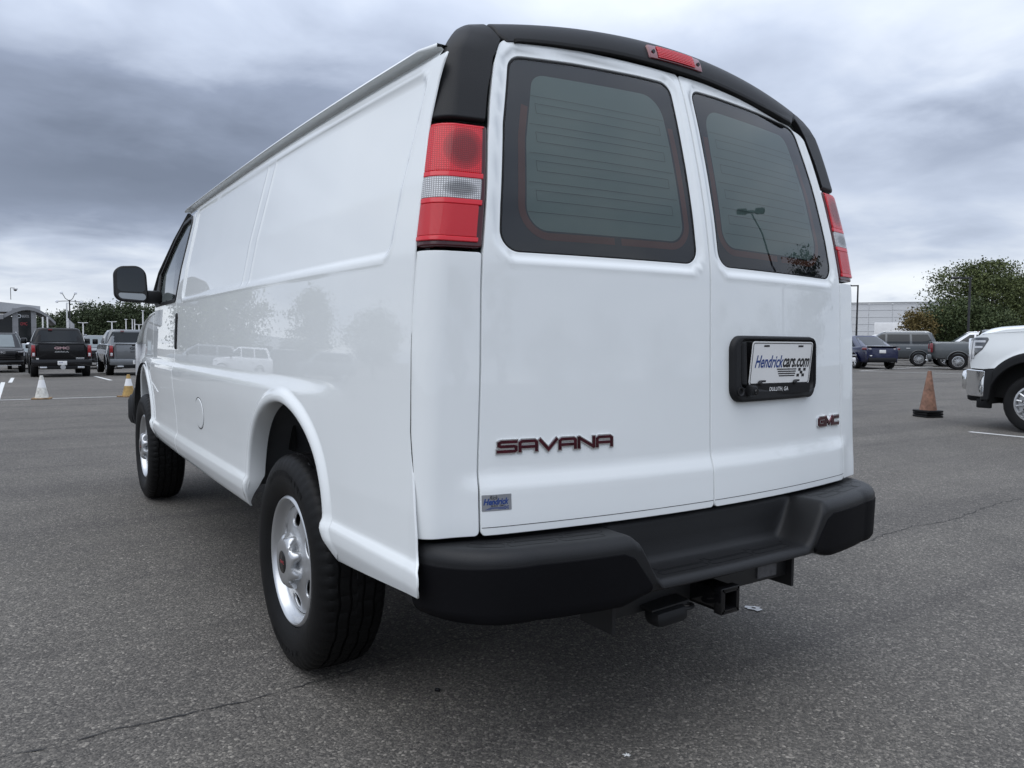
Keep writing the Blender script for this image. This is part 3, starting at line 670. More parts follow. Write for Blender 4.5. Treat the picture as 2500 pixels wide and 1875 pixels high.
for sg,nm in ((-1,'L'),(1,'R')):
    ms=np.array([-sg,1]) if sg>0 else np.array([1,1])
    out=DOORS[sg]*ms; gl=GLASS*ms; clr=CLEAR*ms
    d=patch('rear_door',rdoor_P,out,'white_paint',van,holes=[gl],sp=.0165,lip=.02,ins=.0018,sgn=1,step=.018,drop=.0009)
    patch('window_pane',rear_P,gl,'rear_glass',d,sp=.05,lip=.003,ins=.001,sgn=1,off=-.0095,step=.03)
    patch('window_band',rear_P,gl,'frit',d,holes=[clr],sp=.05,lip=.002,ins=.001,sgn=1,off=-.0150,step=.03)
    patch('tint_light_film',rear_P,inset_poly(clr if area2(clr)>0 else clr[::-1],-.004),'tint_inside_light',d,sp=.05,lip=.001,ins=.0005,sgn=1,off=-.0158,step=.03)  # extra layer: tint and painted interior brightness over the clear area
    lz=[(.785*sg if sg<0 else .004,.7035),(-.004 if sg<0 else .785,.7035),(-.004 if sg<0 else .785,.7055),(.785*sg if sg<0 else .004,.7055)]; patch('groove_shade',rdoor_P,[(min(max(p[0],-.781),.781),p[1]) for p in lz],'liner_black',d,sp=.02,lip=.0004,ins=.0002,sgn=1,off=.0004,step=.02)  # thin black strip on the surface stands for a groove's shade
    gsk=inset_poly(gl if area2(gl)>0 else gl[::-1],.0055)
    patch('window_gasket',rear_P,gl,'rubber',d,holes=[gsk],sp=.05,lip=.006,ins=.0008,sgn=1,off=-.0078,step=.015)
    # brown sealant strip, open at the top and broken at the bottom
    o1=inset_poly(clr if area2(clr)>0 else clr[::-1],-.026); i1=inset_poly(clr if area2(clr)>0 else clr[::-1],-.006)
    cc=o1.mean(0)
    def cutband(keep):
        idx=[i for i in range(len(o1)) if keep(o1[i])]
        return idx
    k=[i for i in range(len(o1))]
    st=min(k,key=lambda i:(o1[i][0]-(-.60*(1 if sg<0 else -1)))**2+(o1[i][1]-1.84)**2) if sg<0 else min(k,key=lambda i:(o1[i][0]-.08)**2+(o1[i][1]-1.84)**2)
    def band(y0,y1,x0,x1):
        po=densify(o1,.012); pi=densify(i1,.012); n=len(po); V=[];F=[]
        for p in po:
            q=pi[np.argmin(((pi-p)**2).sum(1))]; V+=[p,q]
        V=np.array(V); n3=surf_n(rear_P,V[:,0],V[:,1],1); P3=rear_P(V[:,0],V[:,1])-n3*.0138
        for i in range(n):
            j=(i+1)%n; m=(po[i]+po[j])/2
            if m[1]<y1 and x0<m[0]<x1: F.append((2*i,2*j,2*j+1,2*i+1))
        return P3,F
    lo,hi=o1[:,0].min()-.1,o1[:,0].max()+.1; mid=(o1[:,0].min()+o1[:,0].max())/2+.02
    for x0,x1 in ((lo,mid-.012),(mid+.012,hi)):
        P3,F=band(0,1.83,x0,x1); mesh_obj('sealant_strip',P3,F,'seal_brown',d,True)
    # defroster wires
    V=[];F=[]
    def wire(a,b,t=.0011):
        m=14; a=np.array(a);b=np.array(b); dd=(b-a)/np.linalg.norm(b-a); nn=np.array([-dd[1],dd[0]])*t/2
        for i in range(m+1):
            p=a+(b-a)*i/m
            for s in (-1,1):
                q=p+nn*s; V.append((q[0]*(-sg) if sg>0 else q[0],q[1]))
        k=len(V)-2*(m+1); F.extend([(k+2*i,k+2*i+2,k+2*i+3,k+2*i+1) for i in range(m)])
    for r in range(5):
        z=1.855-.0825*r; xl=-.60+.0; wire((-.575-.012*r,z),(-.10,z))
        if r<4:
            za,zb=z-.022,z-.050; xa=-.560-.011*r; wire((xa,za),(-.125,za)); wire((xa,zb),(-.125,zb)); wire((xa,za),(xa,zb)); wire((-.125,za),(-.125,zb))
    V=np.array(V); n3=surf_n(rear_P,V[:,0],V[:,1],1); P3=rear_P(V[:,0],V[:,1])-n3*.0128
    mesh_obj('defroster_wire',P3,F,'wire_brown',d,False)
    if sg<0: doorL=d
    else: doorR=d
# corner panels, tail lamps, black corner caps (left built, right mirrored)
def Sg(z): return float(S_SEAM(z))
WZ=[.684,.72,.75,.80,.85,.95,1.05,1.15,1.25,1.35,1.404]
CORN=[(.0030,z) for z in WZ[::-1]]+[(Sg(z)+.018,z) for z in WZ]
LZ=[1.416,1.5,1.6,1.7,1.738]
LAMP=[(.004,z) for z in LZ[::-1]]+[(Sg(z)-.001,z) for z in LZ]
def corner_lip(s,z):
    P=corner_P(s,z); return P
capl=[(1.098,1.752),(1.088,1.82),(1.077,1.877),(1.085,1.95),(1.094,1.99),(1.096,2.004),(1.0,2.022),(.78,2.045),(.652,2.047),(.44,2.020),(.275,1.992),(.375,1.96),(.448,1.937),(.497,1.88),(.532,1.839),(.550,1.79),(.560,1.754)]
for sg in (-1,1):
    cf=corner_P if sg<0 else mir(corner_P); kf=cap_P if sg<0 else mir(cap_P); s_=-1 if sg<0 else 1
    patch('corner_panel',cf,rpoly(CORN,[.008]+[0]*(len(WZ)-2)+[.012,.012]+[0]*(len(WZ)-2)+[.008]),'white_paint',van,sp=.012,lip=.02,ins=.002,sgn=s_,step=.012,drop=.001)
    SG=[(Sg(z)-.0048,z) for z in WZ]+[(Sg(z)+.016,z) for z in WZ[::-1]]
    patch('seam_shade',cf,SG,'liner_black',van,sp=.03,lip=.001,ins=.0005,sgn=s_,off=.0008,step=.03)  # black strip laid on the corner panel as the shadow in the seam
    lampo=patch('tail_lamp',cf,rpoly(LAMP,[.01]+[0]*3+[.008,.008]+[0]*3+[.01]),'lens_housing',van,sp=.012,lip=.02,ins=.004,sgn=s_,off=.002,step=.012)
    def reg(z0,z1,m0=.012,m1=.014): 
        zz=np.linspace(z0,z1,6); return [(m0,z) for z in zz[::-1]]+[(Sg(z)-m1,z) for z in zz]
    def lens(nm,z0,z1,mat,off,**k): return patch(nm,cf,rpoly(reg(z0,z1,**k),.003,3),mat,lampo,sp=.011,lip=.006,ins=.002,sgn=s_,off=off,step=.011)
    lens('red_lens',1.606,1.728,'lens_red',.007,m0=.016)
    lens('lens_rib',1.592,1.6055,'lens_smooth_red',.0075)
    lens('clear_lens',1.537,1.5915,'lens_clear',.007,m0=.016)
    lens('lens_rib',1.523,1.5365,'lens_smooth_red',.0075)
    lens('reflector',1.440,1.5225,'lens_reflex',.007,m0=.020)
    lens('lens_rib',1.428,1.4395,'lens_smooth_red',.008,m0=.016)
    lens('lens_rib',1.7285,1.7345,'lens_smooth_red',.005)
    patch('corner_cap',kf,rpoly(capl,[.01]+[0]*4+[.02]+[0]*2+[.01]+[0]*7+[.01])[::-1],'black_plastic',van,sp=.02,lip=.02,ins=.006,sgn=s_,drop=.003,step=.02)
# roof end trim with the third brake lamp
T0=[(x,.215+.10*max(0,abs(x)-.52)) for x in np.linspace(-.60,.60,25)]
tlo=lambda x: float(np.interp(x,[-.632,-.409,-.15,-.02,.279,.573,.62],[.44,.32,.245,.214,.185,.206,.26]))
TR=[(x,tlo(x)+.02) for x in np.linspace(-.622,.60,27)]+[(.645,.62),(.650,1.05)]+[(x,1.1) for x in np.linspace(.6,-.6,25)]+[(-.650,1.05),(-.645,.62)]
patch('roof_trim',trim_P,TR,'black_plastic',van,sp=.028,lip=.03,ins=.006,sgn=1,drop=.004,step=.028)
lipf=lambda a,b: trim_P(a,b,.012)
patch('trim_gasket',lipf,[(x,tlo(x)-.01) for x in np.linspace(-.60,.585,27)]+[(x,tlo(x)+.055) for x in np.linspace(.585,-.60,27)],'rubber',van,sp=.03,lip=.014,ins=.006,sgn=1,drop=.004,step=.03)
bl=patch('brake_lamp',lipf,rpoly([(-.125,.33),(.105,.33),(.105,.58),(-.125,.58)],.01,3),'lens_dark_red',van,sp=.015,lip=.015,ins=.003,sgn=1,step=.02)
for k in range(7):
    t0=.350+.031*k; patch('lens_rib',lipf,[(-.090,t0),(.070,t0),(.070,t0+.022),(-.090,t0+.022)],'lens_smooth_red',bl,sp=.02,lip=.003,ins=.004,sgn=1,off=.004,step=.02)
for x in (-.108,.088): 
    c=trim_P(np.array(x),np.array(.45),.010); MB().lathe([(.0,-.006),(.006,-.006),(.006,-.001),(.003,.0)],tuple(c),'Y',12).build('screw','ink_black',bl)
# interior seen through the glass
bx=MB(); 
def inbox(name,x,y0,y1,z0,z1,mat):
    v=[(-x,y0,z0),(x,y0,z0),(x,y1,z0),(-x,y1,z0),(-x*.9,y0+.1,z1),(x*.9,y0+.1,z1),(x*.9,y1,z1),(-x*.9,y1,z1)]
    return mesh_obj(name,v,[(0,1,2,3),(4,7,6,5),(0,3,7,4),(1,5,6,2)],mat,van,False)
inbox('cargo_lining',.86,-.86,2.95,1.13,1.93,'interior_grey')
for y in (-.35,.25,.85,1.45):
    for sx_ in (-1,1): MB().box((sx_*.82,y,1.52),(.05,.09,.76),ry=-sx_*.08).build('cargo_rib','interior_grey',van,angle=30)
for sx_ in (-.38,.38):
    st_=MB().box((sx_,2.2,1.25),(.5,.14,.75),rx=-.2,bev=.05).build('seat_back','liner_black',van); MB().box((sx_,2.1,1.70),(.26,.10,.2),bev=.04).build('headrest','liner_black',st_)
# dark boards added behind the panel gaps to block light
for sx_ in (-1,1):
    MB().box((sx_*.80,1.15,1.17),(.01,1.5,.9)).build('gap_light_block','liner_black',van)
    MB().box((sx_*.76,-.84,1.20),(.10,.05,1.05)).build('gap_light_block','liner_black',van)
    MB().box((sx_*.40,-.93,.98),(.74,.02,.56)).build('gap_light_block','liner_black',van)
MB().box((0,-.905,1.69),(.05,.02,.56),rx=-.24).build('gap_light_block','liner_black',van)
# nose (hardly seen from behind)
hx=np.linspace(-.93,.93,17); hy=np.linspace(3.02,4.16,12); HX,HY=np.meshgrid(hx,hy,indexing='ij')
t_=(HY-3.02)/1.14; HZ=1.40-.06*t_-.16*t_**3-.05*(np.abs(HX)/.93)**3
grid_obj('hood',np.stack([HX*(1-.035*t_),HY,HZ],-1),'white_paint',van)
MB().box((0,4.17,.93),(1.72,.10,.50),bev=.04).build('grille','gloss_black',van)
MB().box((0,4.20,.60),(1.92,.16,.26),bev=.06).build('front_bumper','black_plastic',van)
for sx_ in (-1,1): MB().box((sx_*.72,4.2,1.0),(.36,.1,.30),bev=.03).build('headlight','lamp_clear',van)
wv=np.array([[(x*(.80-.02*t)-0*t,3.02-.80*(1-t)**1.05-.12*abs(x)**2*0+(-.10)*x*x,1.95-.56*t) for t in np.linspace(0,1,9)] for x in np.linspace(-1,1,15)])
grid_obj('windshield',wv,'wind_glass',van)
MB().box((0,3.0,1.20),(1.75,.3,.3),bev=.05).build('dashboard','liner_black',van)
# mirrors
for sg in (-1,1):
    f=lambda x,y,z:(sg*x,y,z)
    hd=rpoly([(1.005,1.402),(1.200,1.415),(1.203,1.632),(1.02,1.645)],[.045,.055,.06,.07],8)
    rows=[]
    for dy_,sc in ((0.0,.93),(.006,1.0),(.05,1.0),(.085,.93),(.11,.80),(.125,.55),(.13,.02)):
        c=hd.mean(0); q=c+(hd-c)*sc; rows.append([(sg*p[0],2.725+dy_+.10*(p[0]-1.1),p[1]) for p in q])
    P3=np.array(rows).transpose(1,0,2); mo=grid_obj('mirror',P3,'black_plastic',van,closed_u=True,angle=50,flip=(sg>0))
    c=hd.mean(0); q=c+(hd-c)*.97
    def mface(nm,poly,mat,dy_,parent):
        p=rpoly(poly,.028,6) if nm!='x' else poly
        V=[(sg*a,2.725+dy_+.10*(a-1.1),z) for a,z in p]; return mesh_obj(nm,V,[tuple(range(len(V)))[::(-1 if sg<0 else 1)]],mat,parent,False)
    mface('mirror_back',list(q),'gloss_black',.004,mo)
    mface('mirror_glass',[(1.022,1.472),(1.184,1.476),(1.184,1.620),(1.034,1.630)],'mirror_dark',-.001,mo)
    mface('blind_spot_glass',[(1.022,1.420),(1.168,1.430),(1.184,1.466),(1.022,1.463)],'mirror_mid',-.002,mo)
    MB().box(f(.975,2.77,1.445),(.11,.08,.085),bev=.02).build('mirror_arm','black_plastic',mo)
# ---- badges and lettering on the rear doors
def on_rear(v,f,x0,z0,name,mat,parent,off=.001):
    a=x0+v[:,0]; b=z0+v[:,1]; n=surf_n(rdoor_P,a,b,1); P=rdoor_P(a,b)+n*(off+v[:,2])[:,None]
    return mesh_obj(name,P,f,mat,parent,False)
def word(lets,w,h,gap,th):
    """letters as stroke lists in unit cells -> list of polylines scaled to w x h"""
    tot=sum(l[0] for l in lets)+gap*(len(lets)-1); out=[]; x=0; s=(w-th)/(tot)
    for cw,pl in lets:
        for p in pl: out.append([(th/2+(x+q[0]*cw)*s,th/2+q[1]*(h-th)) for q in p])
        x+=cw+gap
    return out
lS=(1.3,[[(1,1),(.12,1),(0,.9),(0,.6),(.12,.52),(.88,.52),(1,.44),(1,.1),(.88,0),(-.05,0)]])
lA=(1.3,[[(0,0),(0,.85),(.12,1),(.88,1),(1,.85),(1,0)],[(0,.40),(1,.40)]])
lV=(1.3,[[(0,1),(.5,0),(1,1)]])
lN=(1.3,[[(0,0),(0,1),(.92,.03)],[(1,0),(1,1)]])
lN=(1.3,[[(0,0),(0,1)],[(.04,1),(.96,0)],[(1,0),(1,1)]])
sav=word([lS,lA,lV,lA,lN,lA],.354,.036,.30,.0115)
v,f=strokes(sav,.0135,.0035); bd=on_rear(v,f,-.733,.8895,'badge','chrome',doorL,.0005)
v,f=strokes(sav,.0080,.0050); on_rear(v,f,-.733,.8895,'badge_face','badge_red',doorL,.0006)
lG=(1.35,[[(1,1),(.15,1),(0,.85),(0,.15),(.15,0),(1,0),(1,.5),(.5,.5)]])
lM=(1.5,[[(0,0),(0,1)],[(0,1),(.5,.1)],[(.5,.1),(1,1)],[(1,1),(1,0)]])
lC=(1.3,[[(1,1),(.15,1),(0,.85),(0,.15),(.15,0),(1,0)]])
gmc=word([lG,lM,lC],.166,.040,.26,.0165)
v,f=strokes(gmc,.0165,.005); on_rear(v,f,.588,.886,'badge','chrome',doorR,.0005)
v,f=strokes(gmc,.0100,.0068); on_rear(v,f,.588,.886,'badge_face','badge_red',doorR,.0006)
# dealer sticker
sk=rpoly([(-.780,.746),(-.700,.746),(-.700,.788),(-.780,.788)],.002,3); stick=patch('sticker',rdoor_P,sk,'sticker_silver',doorL,sp=.02,lip=.001,ins=.0004,sgn=1,off=.0008,step=.02)
def sk_txt(s,x,z,w,h,mat,off,**k):
    v,f=text_fit(s,w,h,**k); v[:,2]=0; return v,f,x,z,mat,off
acc={}
def addt(key,v,f,x,z):
    a=acc.setdefault(key,([],[])); b=len(a[0]); a[0].extend([(p[0]+x,p[1]+z,0) for p in v]); a[1].extend([tuple(b+i for i in q) for q in f])
v,f=text_fit('Hendrick',.068,.0165,shear=.3,bold=.035); addt('ink_blue',v,f,-.776,.762)
v,f=text_fit('Rick',.022,.010,shear=.35); addt('ink_black',v,f,-.760,.7755)
v,f=text_fit('BUICK  GMC',.036,.0042,bold=.01); addt('ink_black',v,f,-.756,.7572)
sq=lambda x,z,w,h:(np.array([(x,z,0),(x+w,z,0),(x+w,z+h,0),(x,z+h,0)]),[(0,1,2,3)])
for i in range(4): v,f=sq(-.772+.004*i,.7500+.0016*i,.052-.004*i,.0009); addt('ink_blue',v,f,0,0)
for i in range(3):
    for j in range(3):
        if (i+j)%2==0: v,f=sq(-.720+.0038*i,.7498+.0027*j,.0038,.0027); addt('ink_blue',v,f,0,0)
for k,(v,f) in acc.items(): on_rear(np.array(v),f,0,0,'lettering',k,doorL,.0016)
# number plate housing on the right rear door
HO=rpoly([(.083,.996),(.541,.999),(.541,1.204),(.083,1.204)],[.045,.035,.035,.045],8)
HI=rpoly([(.122,1.040),(.532,1.024),(.532,1.190),(.122,1.188)],[.02,.03,.02,.02],6)
patch('plate_housing',rear_P,HO,'black_plastic',doorR,holes=[HI],sp=.016,lip=.030,ins=.010,sgn=1,off=.022,drop=.006,step=.012)
patch('housing_recess',rear_P,inset_poly(HO,.004),'gloss_black',doorR,sp=.03,lip=.002,ins=.001,sgn=1,off=.002,step=.03)
patch('handle',rear_P,rpoly([(.124,1.050),(.152,1.046),(.148,1.186),(.124,1.186)],.008,4),'black_plastic',doorR,sp=.015,lip=.02,ins=.006,sgn=1,off=.020,drop=.004,step=.012)
def rp(x,z,off): 
    a=np.array([float(x)]);b_=np.array([float(z)]); return Vector((rear_P(a,b_)+surf_n(rear_P,a,b_,1)*off)[0])
c=rp(.110,1.030,.024); MB().lathe([(.0,.004),(.008,.004),(.009,-.002),(.013,-.004),(.013,.02)],tuple(c),'Y',20).build('lock','dark_metal',doorR)
c=rp(.150,1.032,.034); cm=MB().box(tuple(c),(.028,.03,.032),bev=.006); cm.build('rear_camera','black_plastic',doorR)
MB().lathe([(.0,-.003),(.007,-.003),(.008,.0),(.010,.0),(.010,.02)],tuple(c+Vector((.004,-.016,-.002))),'Y',18).build('camera_lens','gloss_black',doorR)
# number plate, tilted with its top outwards
pc=[]
PB,PT=rp(.163,1.047,.012),rp(.167,1.185,.030)
ux=(rp(.50,1.053,.010)-rp(.20,1.053,.010)).normalized(); ux=(Matrix.Rotation(rad(-5.5),3,'Z')@ux).normalized(); uy=(PT-PB); uy=(uy-ux*uy.dot(ux)).normalized(); un=ux.cross(uy); PW,PH=.302,.140
def pl(u,v,n=0): return PB+ux*u+uy*v+un*n
bm=rpoly([(0,0),(PW,0),(PW,PH),(0,PH)],.012,5)
plate=mesh_obj('license_plate',[pl(a,b_,.0) for a,b_ in bm]+[pl(a,b_,-.0018) for a,b_ in bm],[tuple(range(len(bm)))]+[tuple(range(len(bm),2*len(bm)))[::-1]]+[(i,len(bm)+i,len(bm)+(i+1)%len(bm),(i+1)%len(bm)) for i in range(len(bm))],'plate_white',doorR,False)
acc={}
v,f=text_fit('Hendrick',.138,.040,shear=.32,bold=.02); addt('ink_blue',v,f,.020,.056)
v,f=text_fit('cars.com',.136,.030,shear=.28,bold=.03); addt('ink_black',v,f,.156,.0565)
for i in range(4): v,f=sq(.130+.004*i,.049-.0072*i,.098-.006*i,.0038); addt('ink_black',v,f,0,0)
for i in range(3):
    for j in range(3):
        if (i+j)%2==0:
            v,f=sq(.232+.013*i+.003*j,.0255+.0095*j,.013,.0095); addt('ink_black',v,f,0,0)
for x in (.055,.225):
    for z in (.010,.123): v,f=sq(x,z,.026,.006); addt('ink_black',v,f,0,0)
fr=inset_poly(bm,.004); fi=inset_poly(bm,.0065); nb=len(fr)
addt('ink_black',[(p[0],p[1],0) for p in fr]+[(p[0],p[1],0) for p in fi],[(i,(i+1)%nb,nb+(i+1)%nb,nb+i) for i in range(nb)],0,0)
for k,(v,f) in acc.items(): mesh_obj('lettering',[pl(p[0],p[1],.0006) for p in v],f,k,doorR,False)
fb=MB(); q=[pl(-.004,-.028,.004),pl(PW+.004,-.028,.004),pl(PW+.004,.004,.004),pl(-.004,.004,.004)]; q2=[p-un*.008 for p in q]
fb.add(q+q2,[(0,1,2,3),(7,6,5,4),(0,4,5,1),(1,5,6,2),(2,6,7,3),(3,7,4,0)])
fb.build('plate_frame','black_plastic',doorR,angle=30)
for x in (.048,.222):
    w=MB().lathe([(.0,.003),(.006,.003),(.008,.0),(.008,-.004)],(0,0,0),'Z',14); 
    M_=Matrix((ux,uy,un)).transposed(); mesh_obj('screw',[pl(x,.008,.007)+M_@Vector(p) for p in w.v],w.f,'dark_metal',doorR)
v,f=text_fit('DULUTH, GA',.094,.015,bold=.012); mesh_obj('lettering',[pl(p[0]+.098,p[1]-.021,.0048) for p in v],f,'ink_white',doorR,False)

# ---- rear step bumper
def bplan(u):
    """u metres along the bumper from its middle; returns point and outward normal (right half)"""
    au=np.abs(u); L0=.70; yb=lambda x:-1.238+.06*x**2+.30*np.maximum(x-.4,0)**2
    r=.235; x=np.minimum(au,L0); t=np.clip((au-L0)/r,0,math.pi/2*.97)
    X=np.where(au<=L0,x,L0+r*np.sin(t)); Y=np.where(au<=L0,yb(x),yb(L0)+r*(1-np.cos(t)))
    e=np.maximum(au-L0-r*math.pi/2*.97,0); X=X+e*.02; Y=Y+e
    nx=np.where(au<=L0,.0,np.sin(t)); ny=-np.where(au<=L0,1.0,np.cos(t))
    return X*np.sign(u+1e-12),Y,nx*np.sign(u+1e-12),ny
def btop(u): return .541+.130*sstep(.312,.425,np.abs(u))
def bbot(u): return .506-.022*sstep(.36,.46,np.abs(u))+.012*sstep(.80,1.08,np.abs(u))
us=np.concatenate([np.linspace(0,.30,16),np.linspace(.308,.44,20),np.linspace(.46,.70,14),np.linspace(.712,1.10,34)]); us=np.concatenate([-us[::-1][:-1],us])
def bsec(u):
    X,Y,nx,ny=bplan(u); zt=float(btop(u)); zb=float(bbot(u)); r=.034 if abs(u)>.40 else .022; h=zt-zb; r2=.022; dep=[]
    au=abs(u); D=.115 if au<.80 else .115
    out=[]
    # inner wall (behind) -> top -> outer fillet -> face -> lower fillet -> underside; (depth inwards, z)
    w=float(sstep(.312,.425,au)); dep=[(.165,.676),(.150,.675)]+[(d_,zA+(.671-zA)*w) for d_,zA in ((.144,.655),(.139,.61),(.135,.568),(.129,.552),(.118,.544),(.09,.541))]
    dep+=[(.06,zt)]
    for k in range(0,9): t=math.pi/2*k/8; dep.append((r-r*math.sin(t),zt-r+r*math.cos(t)))
    tuck=.018
    for k in (.35,.7): dep.append((0+tuck*.15*k,zt-r-(h-r-r2)*k))
    for k in range(0,6): t=math.pi/2*k/5; dep.append((tuck*.3+r2-r2*math.cos(t)+.0,zb+r2-r2*math.sin(t)))
    dep+=[(.08,zb+.004),(.13,zb+.03)]
    return [(X-nx*d,Y-ny*d,z) for d,z in dep]
BP=np.array([bsec(float(u)) for u in us]); bump=grid_obj('rear_bumper',BP,'bumper_plastic',van,angle=70,flip=True)
def bface(u,z):
    X,Y,nx,ny=bplan(u); zt=btop(u); zb=bbot(u); z=np.broadcast_to(z,np.shape(u)).astype(float)
    d=.004*np.clip((zt-z)/.15,0,1); r2=.024; q=np.clip(zb+r2-z,0,r2*.99); d=d+r2-np.sqrt(r2*r2-q*q)
    return np.stack([X-nx*d,Y-ny*d,z],-1)
FP=[(.455,.487),(.80,.487),(1.05,.497),(1.075,.57),(1.07,.618),(1.0,.628),(.80,.634),(.455,.634),(.418,.618),(.352,.53),(.362,.512)]
for sg in (1,-1):
    p=np.array([(sg*a,b_) for a,b_ in rpoly(FP,[.02,0,.03,.0,.02,0,0,.03,.03,.02,.02])]); patch('bumper_face',bface,p,'face_plastic',bump,sp=.018,lip=.008,ins=.005,sgn=1,off=.0035,drop=.0035,step=.015)
def bpad(u,d):
    X,Y,nx,ny=bplan(u); return np.stack([X-nx*d,Y-ny*d,btop(u)+0*d],-1)
for sg in (1,-1):
    for (a,b_,c,dd) in ((.455,.560,.085,.112),(.575,.715,.085,.112),(.73,.84,.085,.112),(.475,.60,.048,.078),(.615,.76,.048,.078),(.775,.90,.048,.078)):
        patch('step_pad',bpad,rpoly([(sg*a,c),(sg*b_,c),(sg*b_,dd),(sg*a,dd)],.008,4),'face_plastic',bump,sp=.03,lip=.005,ins=.003,sgn=-1,off=.0045,step=.012,drop=.0012)
for a,b_ in ((-.285,-.10),(-.085,.095),(.11,.275)):
    for c,dd,sh in ((.038,.066,-.0),(.074,.104,.015)):
        patch('step_pad',bpad,rpoly([(a+sh,c),(b_+sh,c),(b_+sh,dd),(a+sh,dd)],.01,4),'face_plastic',bump,sp=.03,lip=.006,ins=.003,sgn=-1,off=.005,step=.012,drop=.0012)
# ---- hitch and underbody
hb=MB(); t=.008; cx_,cz_,s_=-.038,.433,.066
y0,y1=-1.225,-1.0
for a,b_,c,dd in ((cx_,cz_+s_/2,s_+.012,t*1.6),(cx_,cz_-s_/2,s_+.012,t*1.6),(cx_-s_/2,cz_,t*1.6,s_+.012),(cx_+s_/2,cz_,t*1.6,s_+.012)): hb.box((a,y0+.015,b_),(c,.03,dd),bev=.003)
for a,b_,c,dd in ((cx_,cz_+s_/2-.004,s_,t),(cx_,cz_-s_/2+.004,s_,t),(cx_-s_/2+.004,cz_,t,s_),(cx_+s_/2-.004,cz_,t,s_)): hb.box((a,(y0+y1)/2,b_),(c,y1-y0,dd))
hb.build('hitch_receiver','gloss_black',van,angle=30)
MB().box((0,-1.06,.437),(.80,.075,.070),bev=.006).build('hitch_beam','chassis_paint',van)
MB().box((.285,-1.1,.438),(.095,.004,.045)).build('hitch_label','label_dark',van)
for sx_ in (-1,1):
    MB().box((sx_*.395,-1.05,.428),(.012,.14,.115)).build('hitch_bracket','dark_metal',van)
    MB().box((sx_*.40,.85,.50),(.09,3.5,.14)).build('frame_rail','chassis_paint',van)
    m=MB(); m.tube([(sx_*.60,-.75,.44),(sx_*.60,-.35,.36),(sx_*.60,0,.31),(sx_*.60,.35,.36),(sx_*.60,.72,.44)],.028,8); m.build('leaf_spring','dark_metal',van)
    wh=[]
    for k in range(0,25):
        t=math.pi*(k/24); a,b_=.52*math.cos(t),.47*math.sin(t)
        wh.append([(sx_*.955,-.02+.44*math.cos(t),.60+.385*math.sin(t)),(sx_*.93,-.02+.50*math.cos(t),.58+.43*math.sin(t)),(sx_*.60,-.02+.53*math.cos(t),.58+.44*math.sin(t))])
    grid_obj('wheelhouse',np.array(wh),'wheelhouse',van,angle=50)
    MB().box((sx_*.62,-.02,.88),(.012,1.2,.46)).build('wheelhouse_wall','wheelhouse',van)
    MB().box((sx_*.61,-.02,.62),(.03,1.3,.16)).build('wheelhouse_sill','dark_metal',van)
    wh=[[(sx_*.955,3.42+.46*math.cos(t),.60+.40*math.sin(t)),(sx_*.55,3.42+.50*math.cos(t),.58+.43*math.sin(t))] for t in np.linspace(-.2,math.pi,22)]
    grid_obj('wheelhouse',np.array(wh),'arch_black',van,angle=50)
    MB().tube([(sx_*.92,3.98,.78),(sx_*.938,3.95,.70),(sx_*.938,3.93,.60),(sx_*.93,3.93,.50)],[.02,.035,.035,.02],8).build('splash_guard','black_plastic',van)
MB().box((0,1.55,.60),(1.72,4.9,.03)).build('floor_pan','chassis_paint',van)
MB().box((0,-.93,.70),(1.5,.1,.06)).build('rear_sill','liner_black',van)
m=MB(); m.tube([(-.75,0,.38),(.75,0,.38)],.045,12); m.build('rear_axle','dark_metal',van)
m=MB().lathe([(0,-.16),(.09,-.14),(.15,-.06),(.16,.05),(.10,.14),(0,.15)],(.05,0,.38),'Y',18); m.build('differential','dark_metal',van)
m=MB(); m.tube([(-.75,3.43,.38),(.75,3.43,.38)],.04,10); m.build('front_axle','dark_metal',van)
MB().box((.15,-.72,.47),(.62,.42,.24),bev=.06).build('spare_carrier','chassis_paint',van)
m=MB().box((-.215,-1.14,.402),(.115,.075,.050),rz=-.12,ry=-.10,bev=.020); m.build('trailer_socket','black_plastic',van)
MB().box((-.212,-1.13,.430),(.135,.06,.005),rz=-.12,ry=-.10).build('socket_bracket','dark_metal',van)
m=MB(); m.tube([(-.13+.03*math.cos(t),-1.13+.02*math.sin(t),.405) for t in np.linspace(0,2*math.pi,17)],.006,8,False); m.build('chain_loop','dark_metal',van)

